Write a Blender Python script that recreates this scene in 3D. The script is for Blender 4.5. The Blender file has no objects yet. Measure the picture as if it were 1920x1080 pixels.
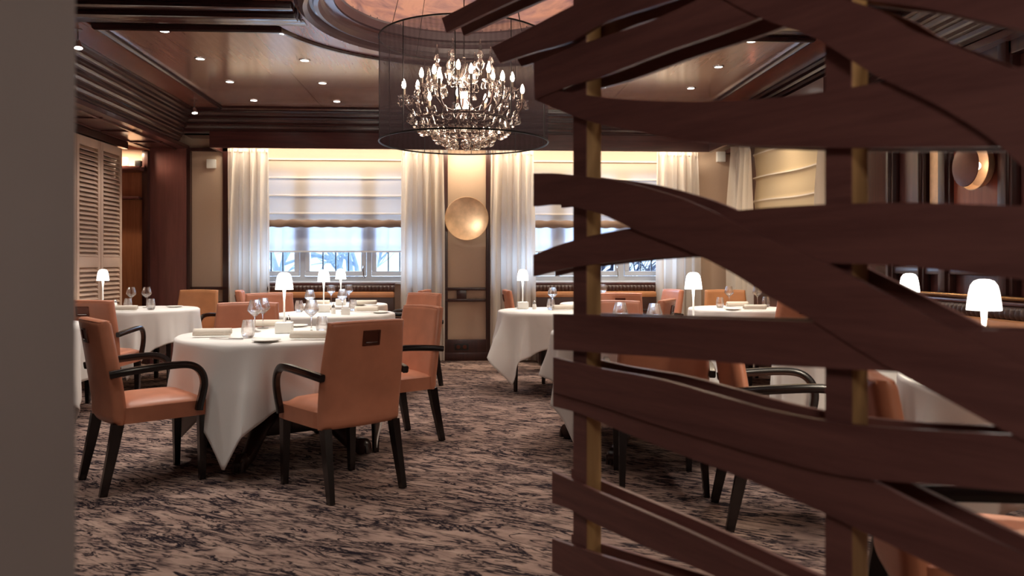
import bpy, bmesh, math, random
from mathutils import Vector, Matrix
random.seed(7)
PI = math.pi
C = bpy.context.scene.collection
SC = bpy.context.scene

# ------------------------------------------------------------------ camera
FP = 1470.0                      # focal length in pixels of the 1920 frame
HC = 1.20                        # lens height
HZ = 494.0                       # horizon row
YAW = math.atan(90 / FP)         # looks a touch to the right of the room axis
cs, sn = math.cos(YAW), math.sin(YAW)
cam = bpy.data.cameras.new('camera'); cam.sensor_width = 36; cam.lens = FP / 1920 * 36
cam.shift_y = (HZ - 540) / 1920
cam.dof.use_dof = True; cam.dof.focus_distance = 5.6; cam.dof.aperture_fstop = 2.6
cam.clip_start = 0.05
co = bpy.data.objects.new('camera', cam); C.objects.link(co)
co.location = (0, 0, HC); co.rotation_euler = (PI / 2, 0, -YAW)
SC.camera = co

def W(x, d, z=0.0):              # camera-aligned ground position -> world
    return Vector((x * cs + d * sn, -x * sn + d * cs, z))
def WD(x, d):
    v = W(x, d); return (v.x, v.y)
def ray(px, py):
    a = (px - 960) / FP; b = (HZ - py) / FP
    return Vector((sn + a * cs, cs - a * sn, b))
def atY(px, py, Y):
    r = ray(px, py); t = Y / r.y; return Vector((r.x * t, Y, HC + r.z * t))
def atX(px, py, X):
    r = ray(px, py); t = X / r.x; return Vector((X, r.y * t, HC + r.z * t))
def atZ(px, py, Z):
    r = ray(px, py); t = (Z - HC) / r.z; return Vector((r.x * t, r.y * t, Z))

# ------------------------------------------------------------------ materials
def lin(c):
    return tuple((v / 12.92 if v <= .04045 else ((v + .055) / 1.055) ** 2.4) for v in c) + (1,)
def rgb(r, g, b): return lin((r / 255, g / 255, b / 255))
class NT:
    def __init__(s, name):
        s.m = bpy.data.materials.new(name); s.m.use_nodes = True
        s.t = s.m.node_tree; s.t.nodes.clear()
        s.out = s.t.nodes.new('ShaderNodeOutputMaterial')
    def n(s, typ, **kw):
        nd = s.t.nodes.new(typ)
        for k, v in kw.items():
            if k.startswith('i_'):
                nd.inputs[k[2:].replace('_', ' ')].default_value = v
            else: setattr(nd, k, v)
        return nd
    def l(s, a, b): s.t.links.new(a, b)
    def done(s, sh): s.l(sh, s.out.inputs['Surface']); return s.m
def ramp(nt, fac, stops):
    r = nt.n('ShaderNodeValToRGB'); cr = r.color_ramp
    while len(cr.elements) < len(stops): cr.elements.new(.5)
    for e, (p, c) in zip(cr.elements, stops): e.position = p; e.color = c
    nt.l(fac, r.inputs['Fac']); return r.outputs['Color']
def noise(nt, scale, mp=(1, 1, 1), detail=4, rough=.5, dist=0, rot=(0, 0, 0), coord='Object'):
    tc = nt.n('ShaderNodeTexCoord'); m = nt.n('ShaderNodeMapping')
    m.inputs['Scale'].default_value = mp; m.inputs['Rotation'].default_value = rot
    src = tc.outputs[coord]
    if rot[2]:
        m.inputs['Rotation'].default_value = (0, 0, 0); m0 = nt.n('ShaderNodeMapping'); m0.inputs['Rotation'].default_value = rot
        nt.l(src, m0.inputs['Vector']); src = m0.outputs['Vector']
    nt.l(src, m.inputs['Vector'])
    x = nt.n('ShaderNodeTexNoise'); nt.l(m.outputs['Vector'], x.inputs['Vector'])
    x.inputs['Scale'].default_value = scale; x.inputs['Detail'].default_value = detail
    x.inputs['Roughness'].default_value = rough; x.inputs['Distortion'].default_value = dist
    return x.outputs['Fac']
def bump(nt, h, strength=.2, dist=.002):
    b = nt.n('ShaderNodeBump'); b.inputs['Strength'].default_value = strength; b.inputs['Distance'].default_value = dist
    nt.l(h, b.inputs['Height']); return b.outputs['Normal']
def plain(name, col, rough=.5, metal=0, var=.08, sc=6, coat=0, spec=.5, bmp=0, bsc=200, sheen=0):
    nt = NT(name); p = nt.n('ShaderNodeBsdfPrincipled')
    c2 = tuple(max(0, v * (1 - var)) for v in col[:3]) + (1,); c1 = tuple(min(1, v * (1 + var)) for v in col[:3]) + (1,)
    nt.l(ramp(nt, noise(nt, sc), [(.3, c2), (.7, c1)]), p.inputs['Base Color'])
    p.inputs['Roughness'].default_value = rough; p.inputs['Metallic'].default_value = metal
    p.inputs['Coat Weight'].default_value = coat; p.inputs['Specular IOR Level'].default_value = spec
    p.inputs['Sheen Weight'].default_value = sheen
    if bmp: nt.l(bump(nt, noise(nt, bsc, detail=2), bmp), p.inputs['Normal'])
    return nt.done(p.outputs['BSDF'])
def wood(name, dark, light, axis=0, rough=.35, coat=.3, sc=1.0, joints=None, spec=.5):
    nt = NT(name); p = nt.n('ShaderNodeBsdfPrincipled')
    mp = [22 * sc] * 3; mp[axis] = 1.3 * sc
    f = noise(nt, 1.6, mp, 6, .62, .5)
    f2 = noise(nt, 5, [v * 3 for v in mp], 3, .6)
    mx = nt.n('ShaderNodeMath', operation='MULTIPLY_ADD'); nt.l(f2, mx.inputs[0]); mx.inputs[1].default_value = .35; nt.l(f, mx.inputs[2])
    col = ramp(nt, mx.outputs[0], [(.42, dark), (.9, light)])
    if joints:
        tc = nt.n('ShaderNodeTexCoord'); sp = nt.n('ShaderNodeSeparateXYZ'); nt.l(tc.outputs['Object'], sp.inputs[0])
        acc = None
        for ax, v in joints:
            s1 = nt.n('ShaderNodeMath', operation='SUBTRACT'); nt.l(sp.outputs[ax], s1.inputs[0]); s1.inputs[1].default_value = v
            a = nt.n('ShaderNodeMath', operation='ABSOLUTE'); nt.l(s1.outputs[0], a.inputs[0])
            g = nt.n('ShaderNodeMath', operation='LESS_THAN'); nt.l(a.outputs[0], g.inputs[0]); g.inputs[1].default_value = .005
            if acc is None: acc = g.outputs[0]
            else:
                m2 = nt.n('ShaderNodeMath', operation='MAXIMUM'); nt.l(acc, m2.inputs[0]); nt.l(g.outputs[0], m2.inputs[1]); acc = m2.outputs[0]
        mc = nt.n('ShaderNodeMixRGB'); nt.l(acc, mc.inputs['Fac']); nt.l(col, mc.inputs['Color1']); mc.inputs['Color2'].default_value = tuple(v * .25 for v in dark[:3]) + (1,)
        col = mc.outputs['Color']
    nt.l(col, p.inputs['Base Color']); p.inputs['Roughness'].default_value = rough
    p.inputs['Coat Weight'].default_value = coat; p.inputs['Coat Roughness'].default_value = .15
    p.inputs['Specular IOR Level'].default_value = spec
    nt.l(bump(nt, f2, .06, .001), p.inputs['Normal'])
    return nt.done(p.outputs['BSDF'])
def emit(name, col, st, base=None):
    nt = NT(name); p = nt.n('ShaderNodeBsdfPrincipled')
    p.inputs['Base Color'].default_value = base or col
    p.inputs['Emission Color'].default_value = col; p.inputs['Emission Strength'].default_value = st
    return nt.done(p.outputs['BSDF'])
def fabric(name, col, trans=.3, transp=0., rough=.8, weave=500, sheen=.2, spec=.2, tcol=None):
    nt = NT(name); d = nt.n('ShaderNodeBsdfPrincipled'); d.inputs['Roughness'].default_value = rough
    d.inputs['Specular IOR Level'].default_value = spec; d.inputs['Sheen Weight'].default_value = sheen
    c2 = tuple(v * .9 for v in col[:3]) + (1,)
    w = noise(nt, weave, (1, 1, 1), 2)
    nt.l(ramp(nt, w, [(.3, c2), (.7, col)]), d.inputs['Base Color'])
    nt.l(bump(nt, w, .08, .001), d.inputs['Normal'])
    sh = d.outputs['BSDF']
    if trans:
        t = nt.n('ShaderNodeBsdfTranslucent'); t.inputs['Color'].default_value = tcol or col
        mx = nt.n('ShaderNodeMixShader'); mx.inputs[0].default_value = trans; nt.l(sh, mx.inputs[1]); nt.l(t.outputs[0], mx.inputs[2]); sh = mx.outputs[0]
    if transp:
        t = nt.n('ShaderNodeBsdfTransparent'); mx = nt.n('ShaderNodeMixShader'); mx.inputs[0].default_value = transp
        nt.l(sh, mx.inputs[1]); nt.l(t.outputs[0], mx.inputs[2]); sh = mx.outputs[0]
    return nt.done(sh)
def clear(name, tint=(.97, .98, .98, 1), edge=.35, low=.04, glossc=(1, 1, 1, 1)):
    nt = NT(name); t = nt.n('ShaderNodeBsdfTransparent'); t.inputs['Color'].default_value = tint
    g = nt.n('ShaderNodeBsdfGlossy'); g.inputs['Roughness'].default_value = .03; g.inputs['Color'].default_value = glossc
    lw = nt.n('ShaderNodeLayerWeight'); lw.inputs['Blend'].default_value = edge
    ns = noise(nt, 3)
    mr = nt.n('ShaderNodeMapRange'); mr.inputs['To Min'].default_value = low; mr.inputs['To Max'].default_value = .8
    nt.l(lw.outputs['Facing'], mr.inputs['Value'])
    mx = nt.n('ShaderNodeMixShader'); nt.l(mr.outputs[0], mx.inputs[0]); nt.l(t.outputs[0], mx.inputs[1]); nt.l(g.outputs[0], mx.inputs[2])
    return nt.done(mx.outputs[0])

M = {}
M['leather'] = plain('leather', rgb(188, 122, 94), .38, 0, .1, 9, 0, .5, .12, 260)
M['leather_tan_and_lit'] = plain('leather_tan_and_lit', rgb(186, 128, 86), .4, 0, .1, 9, 0, .5, .12, 260)  # banquette band leather; on two chairs, orange leather with warm light put in
M['leather_dark'] = plain('leather_dark', rgb(60, 36, 30), .4, 0, .1, 9, 0, .5, .12, 260)
M['black_wood'] = wood('black_wood', rgb(12, 7, 7), rgb(26, 15, 14), 2, .25, .2)
M['brown_metal'] = plain('brown_metal', rgb(95, 52, 38), .35, .5, .1, 20)
M['ped'] = wood('pedestal_wood', rgb(30, 14, 12), rgb(52, 26, 20), 2, .3, .3)
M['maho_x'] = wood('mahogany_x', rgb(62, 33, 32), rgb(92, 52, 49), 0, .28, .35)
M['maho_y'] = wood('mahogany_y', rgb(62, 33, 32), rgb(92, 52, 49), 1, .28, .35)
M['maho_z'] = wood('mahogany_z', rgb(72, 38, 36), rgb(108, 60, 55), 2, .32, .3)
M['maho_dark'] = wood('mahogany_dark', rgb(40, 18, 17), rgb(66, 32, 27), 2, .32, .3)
M['mould_x'] = wood('moulding_x', rgb(40, 22, 24), rgb(66, 38, 36), 0, .25, .4)
M['mould_y'] = wood('moulding_y', rgb(40, 22, 24), rgb(66, 38, 36), 1, .25, .4)
M['veneer'] = wood('ceiling_veneer', rgb(150, 116, 104), rgb(172, 136, 120), 1, .16, .8, .6, [(0, -1.62), (0, 1.62), (1, 8.06)])
M['veneer_band'] = wood('veneer_band', rgb(122, 72, 60), rgb(148, 92, 76), 1, .25, .4, .6)
M['alcove'] = wood('alcove_wood', rgb(150, 92, 62), rgb(186, 122, 84), 2, .4, .2, .6)
M['panel_red'] = wood('red_panel_wood', rgb(100, 58, 55), rgb(126, 76, 71), 2, .4, .2, .6)
M['copper'] = wood('copper_panel_wood', rgb(128, 62, 48), rgb(164, 86, 66), 2, .3, .3, .6)
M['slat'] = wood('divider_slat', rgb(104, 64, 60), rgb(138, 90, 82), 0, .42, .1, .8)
M['post'] = wood('divider_post_lit', rgb(166, 126, 82), rgb(188, 148, 98), 2, .45, .1, .8)  # lighter than the slats: lamplight on the sides put into the colour
M['ring'] = plain('ring_moulding', rgb(84, 66, 70), .3, 0, .1, 6, .3)
def dome_mat():
    nt = NT('dome_paint'); p = nt.n('ShaderNodeBsdfPrincipled'); p.inputs['Roughness'].default_value = .65
    f = noise(nt, 2.2, (1, 1, 5), 5, .6, 1.2)
    nt.l(ramp(nt, f, [(.32, rgb(98, 80, 94)), (.47, rgb(158, 122, 120)), (.62, rgb(190, 146, 130))]), p.inputs['Base Color'])
    return nt.done(p.outputs['BSDF'])
M['dome'] = dome_mat()
M['cloth'] = fabric('table_linen', rgb(244, 239, 234), .08, 0, .85, 700)
M['napkin'] = fabric('napkin_linen', rgb(236, 226, 212), .1, 0, .9, 900)
M['curtain'] = fabric('satin_curtain', rgb(240, 232, 222), .5, 0, .36, 300, .1, .6)
M['sheer'] = fabric('sheer_blind', rgb(206, 192, 174), .30, .14, .8, 600, 0, .2)
M['sheer_white'] = fabric('sheer_white_blind', rgb(214, 216, 224), .36, .12, .8, 600, 0, .2)
M['blind_dark'] = fabric('blind_stack', rgb(140, 116, 100), .12, 0, .6, 600)
M['blind_side'] = fabric('linen_blind', rgb(206, 186, 152), .1, 0, .8, 500)
M['wallcloth'] = fabric('wall_fabric', rgb(206, 180, 158), 0, 0, .85, 350)
M['plaster'] = plain('grey_plaster', rgb(146, 136, 136), .8, 0, .05, 3)
M['white'] = plain('white_lacquer', rgb(236, 236, 232), .4, 0, .03, 9)
M['porcelain'] = plain('porcelain', rgb(240, 238, 232), .2, 0, .02, 9)
M['shutter'] = plain('shutter_paint', rgb(206, 178, 158), .5, 0, .05, 5)
M['steel'] = plain('steel', rgb(190, 190, 190), .2, 1, .05, 20)
M['gold'] = plain('gold_leaf', rgb(222, 186, 150), .42, .8, .12, 14)
M['frame'] = plain('window_frame_paint', rgb(196, 200, 206), .45, 0, .04, 6)
M['lead'] = plain('window_lead', rgb(52, 56, 66), .5, 0, .1, 10)
M['brass'] = plain('brass_rail', rgb(150, 110, 70), .25, 1, .1, 12)
M['snow'] = plain('snow_branch', rgb(196, 214, 240), .9, 0, .35, 5)
M['bark'] = plain('bark', rgb(70, 84, 112), .9, 0, .3, 5)
M['arm_metal'] = plain('chandelier_bronze', rgb(66, 46, 40), .35, .8, .1, 20)
M['wire'] = plain('wire', rgb(24, 20, 20), .5, .5, .1, 20)
M['candle'] = plain('candle_sleeve', rgb(214, 194, 170), .6, 0, .05, 20)
def glass_mat():
    nt = NT('drinking_glass'); p = nt.n('ShaderNodeBsdfPrincipled'); p.inputs['Base Color'].default_value = (1, 1, 1, 1)
    p.inputs['Transmission Weight'].default_value = 1; p.inputs['IOR'].default_value = 1.5
    nt.l(ramp(nt, noise(nt, 4), [(0, (.01, .01, .01, 1)), (1, (.03, .03, .03, 1))]), p.inputs['Roughness'])
    t = nt.n('ShaderNodeBsdfTransparent'); mx = nt.n('ShaderNodeMixShader'); mx.inputs[0].default_value = .4
    nt.l(p.outputs[0], mx.inputs[1]); nt.l(t.outputs[0], mx.inputs[2]); return nt.done(mx.outputs[0])
M['glass'] = glass_mat()
M['pane'] = clear('window_pane', (.93, .97, 1, 1), .2, .03)
M['crystal'] = clear('crystal', (.92, .9, .89, 1), .5, .22, (1, .95, .9, 1))
M['lampshade'] = emit('lamp_shade_glow', (1, .95, .88, 1), 2.6, rgb(250, 248, 244))
M['lampstem'] = emit('lamp_stem_lacquer_glow', (1, .97, .94, 1), .12, rgb(245, 245, 242))  # white lacquer with a faint glow put into its colour
M['led'] = emit('downlight_glow', (1, .95, .86, 1), 14)
M['spot'] = emit('spot_glow', (1, .97, .93, 1), 22)
M['bulb'] = emit('candle_bulb_glow', (1, .84, .66, 1), 22)
M['sconce_glow'] = emit('sconce_glow', (1, .78, .55, 1), 6)
M['black'] = plain('black_plastic', rgb(24, 22, 22), .4, 0, .05, 9)

def carpet_mat():
    nt = NT('carpet'); p = nt.n('ShaderNodeBsdfPrincipled')
    def ridge(scale, mp, dist, w0, w1, rot, det=5):
        f = noise(nt, scale, mp, det, .6, dist, rot)
        s = nt.n('ShaderNodeMath', operation='SUBTRACT'); nt.l(f, s.inputs[0]); s.inputs[1].default_value = .5
        a = nt.n('ShaderNodeMath', operation='ABSOLUTE'); nt.l(s.outputs[0], a.inputs[0])
        m = nt.n('ShaderNodeMapRange'); m.inputs['From Min'].default_value = w0; m.inputs['From Max'].default_value = w1
        m.inputs['To Min'].default_value = 1; m.inputs['To Max'].default_value = 0
        nt.l(a.outputs[0], m.inputs['Value']); return m.outputs[0]
    def op(o, a, b):
        m = nt.n('ShaderNodeMath', operation=o, use_clamp=True); nt.l(a, m.inputs[0])
        if isinstance(b, (int, float)): m.inputs[1].default_value = b
        else: nt.l(b, m.inputs[1])
        return m.outputs[0]
    def gate(scale, mp, a, b, rot=(0, 0, 0), det=3):
        m = nt.n('ShaderNodeMapRange'); m.inputs['From Min'].default_value = a; m.inputs['From Max'].default_value = b
        nt.l(noise(nt, scale, mp, det, .6, .3, rot), m.inputs['Value']); return m.outputs[0]
    r1 = (0, 0, .62); r2 = (0, 0, .42)
    v1 = op('MULTIPLY', ridge(1.0, (1.7, 9, 1), 1.6, .012, .030, r1, 6), gate(2.2, (1, 2.0, 1), .36, .46))
    v2 = op('MULTIPLY', ridge(1.0, (3.4, 20, 1), 1.4, .022, .052, r2, 5), gate(2.8, (1, 2, 1), .42, .50))
    v3 = op('MULTIPLY', gate(1.0, (8, 46, 1), .57, .61, r1, 4), gate(2.0, (1, 2, 1), .42, .52, r2))
    dark = op('MAXIMUM', op('MAXIMUM', v1, v2), op('MULTIPLY', v3, .9))
    base = ramp(nt, noise(nt, 1.0, (5, 16, 1), 5, .6, .4, r1), [(.3, rgb(132, 108, 100)), (.55, rgb(160, 134, 122)), (.75, rgb(182, 156, 142))])
    mx = nt.n('ShaderNodeMixRGB'); nt.l(dark, mx.inputs['Fac']); nt.l(base, mx.inputs['Color1']); mx.inputs['Color2'].default_value = rgb(30, 23, 31)
    nt.l(mx.outputs[0], p.inputs['Base Color']); p.inputs['Roughness'].default_value = .95; p.inputs['Specular IOR Level'].default_value = .1
    nt.l(bump(nt, noise(nt, 260, (1, 1, 1), 2), .5, .004), p.inputs['Normal'])
    return nt.done(p.outputs['BSDF'])
M['carpet'] = carpet_mat()
def shade_mat():
    nt = NT('chandelier_organza'); d = nt.n('ShaderNodeBsdfDiffuse'); d.inputs['Color'].default_value = rgb(42, 36, 40)
    t = nt.n('ShaderNodeBsdfTranslucent'); t.inputs['Color'].default_value = rgb(64, 54, 58)
    tr = nt.n('ShaderNodeBsdfTransparent')
    tc = nt.n('ShaderNodeTexCoord'); w = nt.n('ShaderNodeTexWave'); w.inputs['Scale'].default_value = 9; w.inputs['Distortion'].default_value = 3; w.inputs['Detail'].default_value = 1
    nt.l(tc.outputs['Object'], w.inputs['Vector'])
    mr = nt.n('ShaderNodeMapRange'); mr.inputs['To Min'].default_value = .36; mr.inputs['To Max'].default_value = .45; nt.l(w.outputs['Fac'], mr.inputs['Value'])
    a = nt.n('ShaderNodeMixShader'); a.inputs[0].default_value = .4; nt.l(d.outputs[0], a.inputs[1]); nt.l(t.outputs[0], a.inputs[2])
    b = nt.n('ShaderNodeMixShader'); nt.l(mr.outputs[0], b.inputs[0]); nt.l(a.outputs[0], b.inputs[1]); nt.l(tr.outputs[0], b.inputs[2])
    return nt.done(b.outputs[0])
M['organza'] = shade_mat()

# ------------------------------------------------------------------ mesh helpers
class MB:
    def __init__(s): s.bm = bmesh.new()
    def box(s, c, d, rz=0, bev=0, taper=None, rot=None):
        r = bmesh.ops.create_cube(s.bm, size=1); vs = r['verts']
        for v in vs:
            k = 1
            if taper and v.co.z < 0: k = taper
            v.co = Vector((v.co.x * d[0] * k, v.co.y * d[1] * k, v.co.z * d[2]))
        if bev:
            es = list({e for v in vs for e in v.link_edges})
            r2 = bmesh.ops.bevel(s.bm, geom=es, offset=bev, segments=2, profile=.6, affect='EDGES')
            vs = list({v for v in r2['verts']} | {v for v in vs if v.is_valid})
        mt = Matrix.Translation(Vector(c)) @ (rot.to_4x4() if rot else Matrix.Rotation(rz, 4, 'Z'))
        for v in vs: v.co = mt @ v.co
        return s
    def b2(s, x0, x1, y0, y1, z0, z1, bev=0):
        return s.box(((x0 + x1) / 2, (y0 + y1) / 2, (z0 + z1) / 2), (abs(x1 - x0), abs(y1 - y0), abs(z1 - z0)), 0, bev)
    def lathe(s, prof, n=24, o=(0, 0, 0), axis=None, close=False):
        o = Vector(o); rings = []
        for r, z in prof:
            ring = []
            if r < 1e-6: ring = [s.bm.verts.new((0, 0, z))]
            else:
                for k in range(n):
                    a = 2 * PI * k / n; ring.append(s.bm.verts.new((r * math.cos(a), r * math.sin(a), z)))
            rings.append(ring)
        if close: rings.append(rings[0])
        for a, b in zip(rings, rings[1:]):
            for k in range(n):
                k2 = (k + 1) % n
                if len(a) == 1 and len(b) == 1: break
                if len(a) == 1: f = [a[0], b[k], b[k2]]
                elif len(b) == 1: f = [a[k], a[k2], b[0]]
                else: f = [a[k], a[k2], b[k2], b[k]]
                try: s.bm.faces.new(f)
                except ValueError: pass
        mt = Matrix.Translation(o)
        if axis is not None: mt = mt @ Vector((0, 0, 1)).rotation_difference(Vector(axis)).to_matrix().to_4x4()
        for v in {v for r in rings for v in r}: v.co = mt @ v.co
        return s
    def sweep(s, path, sec, up=Vector((0, 0, 1)), caps=True, scale=None):
        path = [Vector(p) for p in path]; rings = []
        for i, p in enumerate(path):
            t = (path[min(i + 1, len(path) - 1)] - path[max(i - 1, 0)]).normalized()
            sd = t.cross(up)
            if sd.length < 1e-4: sd = Vector((1, 0, 0))
            sd.normalize(); u = sd.cross(t).normalized()
            k = scale[i] if scale else 1
            rings.append([s.bm.verts.new(p + sd * a * k + u * b * k) for a, b in sec])
        n = len(sec)
        for a, b in zip(rings, rings[1:]):
            for k in range(n): s.bm.faces.new([a[k], a[(k + 1) % n], b[(k + 1) % n], b[k]])
        if caps:
            s.bm.faces.new(rings[0]); s.bm.faces.new(rings[-1][::-1])
        return s
    def tube(s, path, r, n=8, scale=None, up=Vector((0, 0, 1))):
        return s.sweep(path, [(r * math.cos(2 * PI * k / n), r * math.sin(2 * PI * k / n)) for k in range(n)], up, True, scale)
    def extrude_profile(s, prof, p0, p1, out):   # prof: (offset along out, z)
        p0 = Vector(p0); p1 = Vector(p1); out = Vector(out)
        A = [s.bm.verts.new(p0 + out * a + Vector((0, 0, z))) for a, z in prof]
        B = [s.bm.verts.new(p1 + out * a + Vector((0, 0, z))) for a, z in prof]
        n = len(prof)
        for k in range(n): s.bm.faces.new([A[k], A[(k + 1) % n], B[(k + 1) % n], B[k]])
        s.bm.faces.new(A); s.bm.faces.new(B[::-1]); return s
    def grid(s, fn, nu, nv, closeu=False):
        V = [[s.bm.verts.new(fn(i / nu, j / nv)) for j in range(nv + 1)] for i in range(nu + (0 if closeu else 1))]
        m = len(V)
        for i in range(nu):
            for j in range(nv):
                s.bm.faces.new([V[i][j], V[(i + 1) % m][j], V[(i + 1) % m][j + 1], V[i][j + 1]])
        return s
    def prism(s, pts, y0, y1):                   # outline in x,z extruded in y
        A = [s.bm.verts.new((x, y0, z)) for x, z in pts]; B = [s.bm.verts.new((x, y1, z)) for x, z in pts]
        n = len(pts)
        for k in range(n): s.bm.faces.new([A[k], A[(k + 1) % n], B[(k + 1) % n], B[k]])
        s.bm.faces.new(A[::-1]); s.bm.faces.new(B); return s
    def build(s, name, mat, parent=None, ang=38, thick=0, subs=0, flip=True):
        bm = s.bm
        if flip: bmesh.ops.recalc_face_normals(bm, faces=bm.faces[:])
        me = bpy.data.meshes.new(name)
        lim = math.radians(ang)
        for e in bm.edges:
            if len(e.link_faces) == 2: e.smooth = e.calc_face_angle(0) < lim
        for f in bm.faces: f.smooth = True
        bm.to_mesh(me); bm.free()
        me.materials.append(M[mat] if isinstance(mat, str) else mat)
        o = bpy.data.objects.new(name, me); C.objects.link(o)
        if parent: o.parent = parent
        if thick:
            md = o.modifiers.new('solid', 'SOLIDIFY'); md.thickness = thick; md.offset = 0
        if subs:
            md = o.modifiers.new('sub', 'SUBSURF'); md.levels = subs; md.render_levels = subs
        return o
def tag(o, label=None, cat=None, group=None, kind=None):
    if label: o['label'] = label
    if cat: o['category'] = cat
    if group: o['group'] = group
    if kind: o['kind'] = kind
    return o
def thing(name, label, cat, loc=(0, 0, 0), rz=0, group=None):
    o = bpy.data.objects.new(name, None); C.objects.link(o); o.empty_display_size = .1
    o.location = loc; o.rotation_euler = (0, 0, rz); return tag(o, label, cat, group)
def struct(name, mb, mat, label=None, **k):
    o = mb.build(name, mat, **k); o['kind'] = 'structure'
    tag(o, label or (name.replace('_', ' ') + ' of the dining room'), name.split('_')[0]); return o
def kids(o): return [c for c in bpy.data.objects if c.parent == o]
TREE = {}
def tree_of(root):
    if root.name not in TREE: TREE[root.name] = [(c, [g for g in kids(c)]) for c in kids(root)]
    return TREE[root.name]
def dup(root, loc, rz, label, group=None, z=None):
    t = tree_of(root)
    r = root.copy(); C.objects.link(r); r.location = loc; r.rotation_euler = (0, 0, rz); r['label'] = label
    if group: r['group'] = group
    for c, gs in t:
        c2 = c.copy(); C.objects.link(c2); c2.parent = r
        for g in gs:
            g2 = g.copy(); C.objects.link(g2); g2.parent = c2
    return r
FIRST = {}
def place(make, loc, rz, label, group=None):
    k = make.__name__
    if k not in FIRST:
        o = make(); FIRST[k] = o; tree_of(o); o.location = loc; o.rotation_euler = (0, 0, rz); o['label'] = label
        if group: o['group'] = group
        return o
    return dup(FIRST[k], loc, rz, label, group)

# ------------------------------------------------------------------ room shell
BY = 9.75; LX = -3.90; RX = 3.45; CZ = 2.99
struct('floor', MB().b2(-5, 4.2, -2.2, 10.1, -.1, 0), 'carpet', 'patterned grey brown carpet with dark streaks')
# back wall with two window openings
wb = MB()
WIN = [(-2.76, -.42), (.42, 2.76)]; SILL, HEAD = .98, 2.44
wb.b2(-5, WIN[0][0], BY, BY + .3, 0, 3.3); wb.b2(WIN[0][1], WIN[1][0], BY, BY + .3, 0, 3.3); wb.b2(WIN[1][1], 4.2, BY, BY + .3, 0, 3.3)
for a, b in WIN: wb.b2(a, b, BY, BY + .3, 0, SILL - .03); wb.b2(a, b, BY, BY + .3, HEAD, 3.3)
struct('wall_back', wb, 'wallcloth', 'beige fabric back wall with two windows')
wl = MB(); wl.b2(LX - .2, LX, -2.2, 9.1, 0, 3.3); wl.b2(LX - .9, LX - .2, 8.95, 9.1, 0, 3.3); wl.b2(LX - 1.0, LX - .85, 9.1, BY, 0, 3.3)
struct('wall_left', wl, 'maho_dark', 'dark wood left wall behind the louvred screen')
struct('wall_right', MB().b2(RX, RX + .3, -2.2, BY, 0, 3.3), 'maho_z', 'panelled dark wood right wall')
struct('wall_front', MB().b2(-5, 4.2, -2.4, -2.2, 0, 3.3), 'plaster', 'plaster wall behind the viewer')
struct('wall_entrance', MB().b2(-1.3, -.52, -1.6, 1.085, 0, 3.3), 'plaster', 'blurred grey wall end close at the left')

# ceiling slab with a round hole for the dome
DC = Vector((0, 5.54)); DR = .9
cb = MB()
def ceil_ring():
    n = 96; X0, X1, Y0, Y1 = -5, 4.2, -2.4, 10.1
    inn, out = [], []
    for k in range(n):
        a = 2 * PI * k / n + .01; dx, dy = math.cos(a), math.sin(a)
        t = min((X1 - DC.x) / dx if dx > 0 else (X0 - DC.x) / dx, (Y1 - DC.y) / dy if dy > 0 else (Y0 - DC.y) / dy)
        inn.append((DC.x + dx * DR, DC.y + dy * DR)); out.append((DC.x + dx * t, DC.y + dy * t))
    for z0 in (CZ + .02, CZ + .1):
        I = [cb.bm.verts.new((x, y, z0)) for x, y in inn]; O = [cb.bm.verts.new((x, y, z0)) for x, y in out]
        for k in range(n): cb.bm.faces.new([I[k], I[(k + 1) % n], O[(k + 1) % n], O[k]])
ceil_ring(); cb.b2(-5, 4.2, 10.0, 10.1, CZ, 3.3)
struct('ceiling', cb, 'maho_y', 'dark wood ceiling slab')
def arcpanel(sign, y0, y1, hx, R, z0, z1):
    pts = []; dy = abs(y0 - DC.y); x1 = math.sqrt(R * R - dy * dy); n = 40
    a0 = math.atan2(dy, x1); a1 = PI - a0
    for k in range(n + 1):
        a = a0 + (a1 - a0) * k / n; pts.append((DC.x + R * math.cos(a), DC.y + sign * R * math.sin(a)))
    pts += [(-hx, y0), (-hx, y1), (hx, y1), (hx, y0)]
    mb = MB(); A = [mb.bm.verts.new((x, y, z0)) for x, y in pts]; B = [mb.bm.verts.new((x, y, z1)) for x, y in pts]
    mb.bm.faces.new(A); mb.bm.faces.new(B); m = len(pts)
    for k in range(m): mb.bm.faces.new([A[k], A[(k + 1) % m], B[(k + 1) % m], B[k]])
    bmesh.ops.triangulate(mb.bm, faces=[f for f in mb.bm.faces if len(f.verts) > 4])
    return mb, pts
mb, ppts = arcpanel(1, 6.05, 9.10, 2.75, 1.47, CZ, CZ + .018)
struct('ceiling_panel', mb, 'veneer', 'glossy brown veneer ceiling panel with downlights')
mb, p2 = arcpanel(-1, 5.03, 1.6, 2.75, 1.47, CZ, CZ + .018)
struct('ceiling_panel', mb, 'veneer', 'glossy veneer ceiling panel over the entrance')
# mouldings around the far panel, following the arc
BEAD = [(-.035, 0), (-.03, -.03), (-.012, -.045), (.012, -.045), (.03, -.03), (.035, 0)]
mb = MB(); loop = [Vector((x, y, CZ + .004)) for x, y in ppts]
mb.sweep(loop + [loop[0]], [(a, b) for a, b in BEAD], caps=False); struct('trim_1', mb, 'mould_x', 'dark moulding framing the ceiling panel')
mb = MB(); loop = [Vector((x, y, CZ + .004)) for x, y in p2]
mb.sweep(loop + [loop[0]], [(a, b) for a, b in BEAD], caps=False); struct('trim_2', mb, 'mould_x', 'dark moulding framing the entrance ceiling panel')
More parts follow.
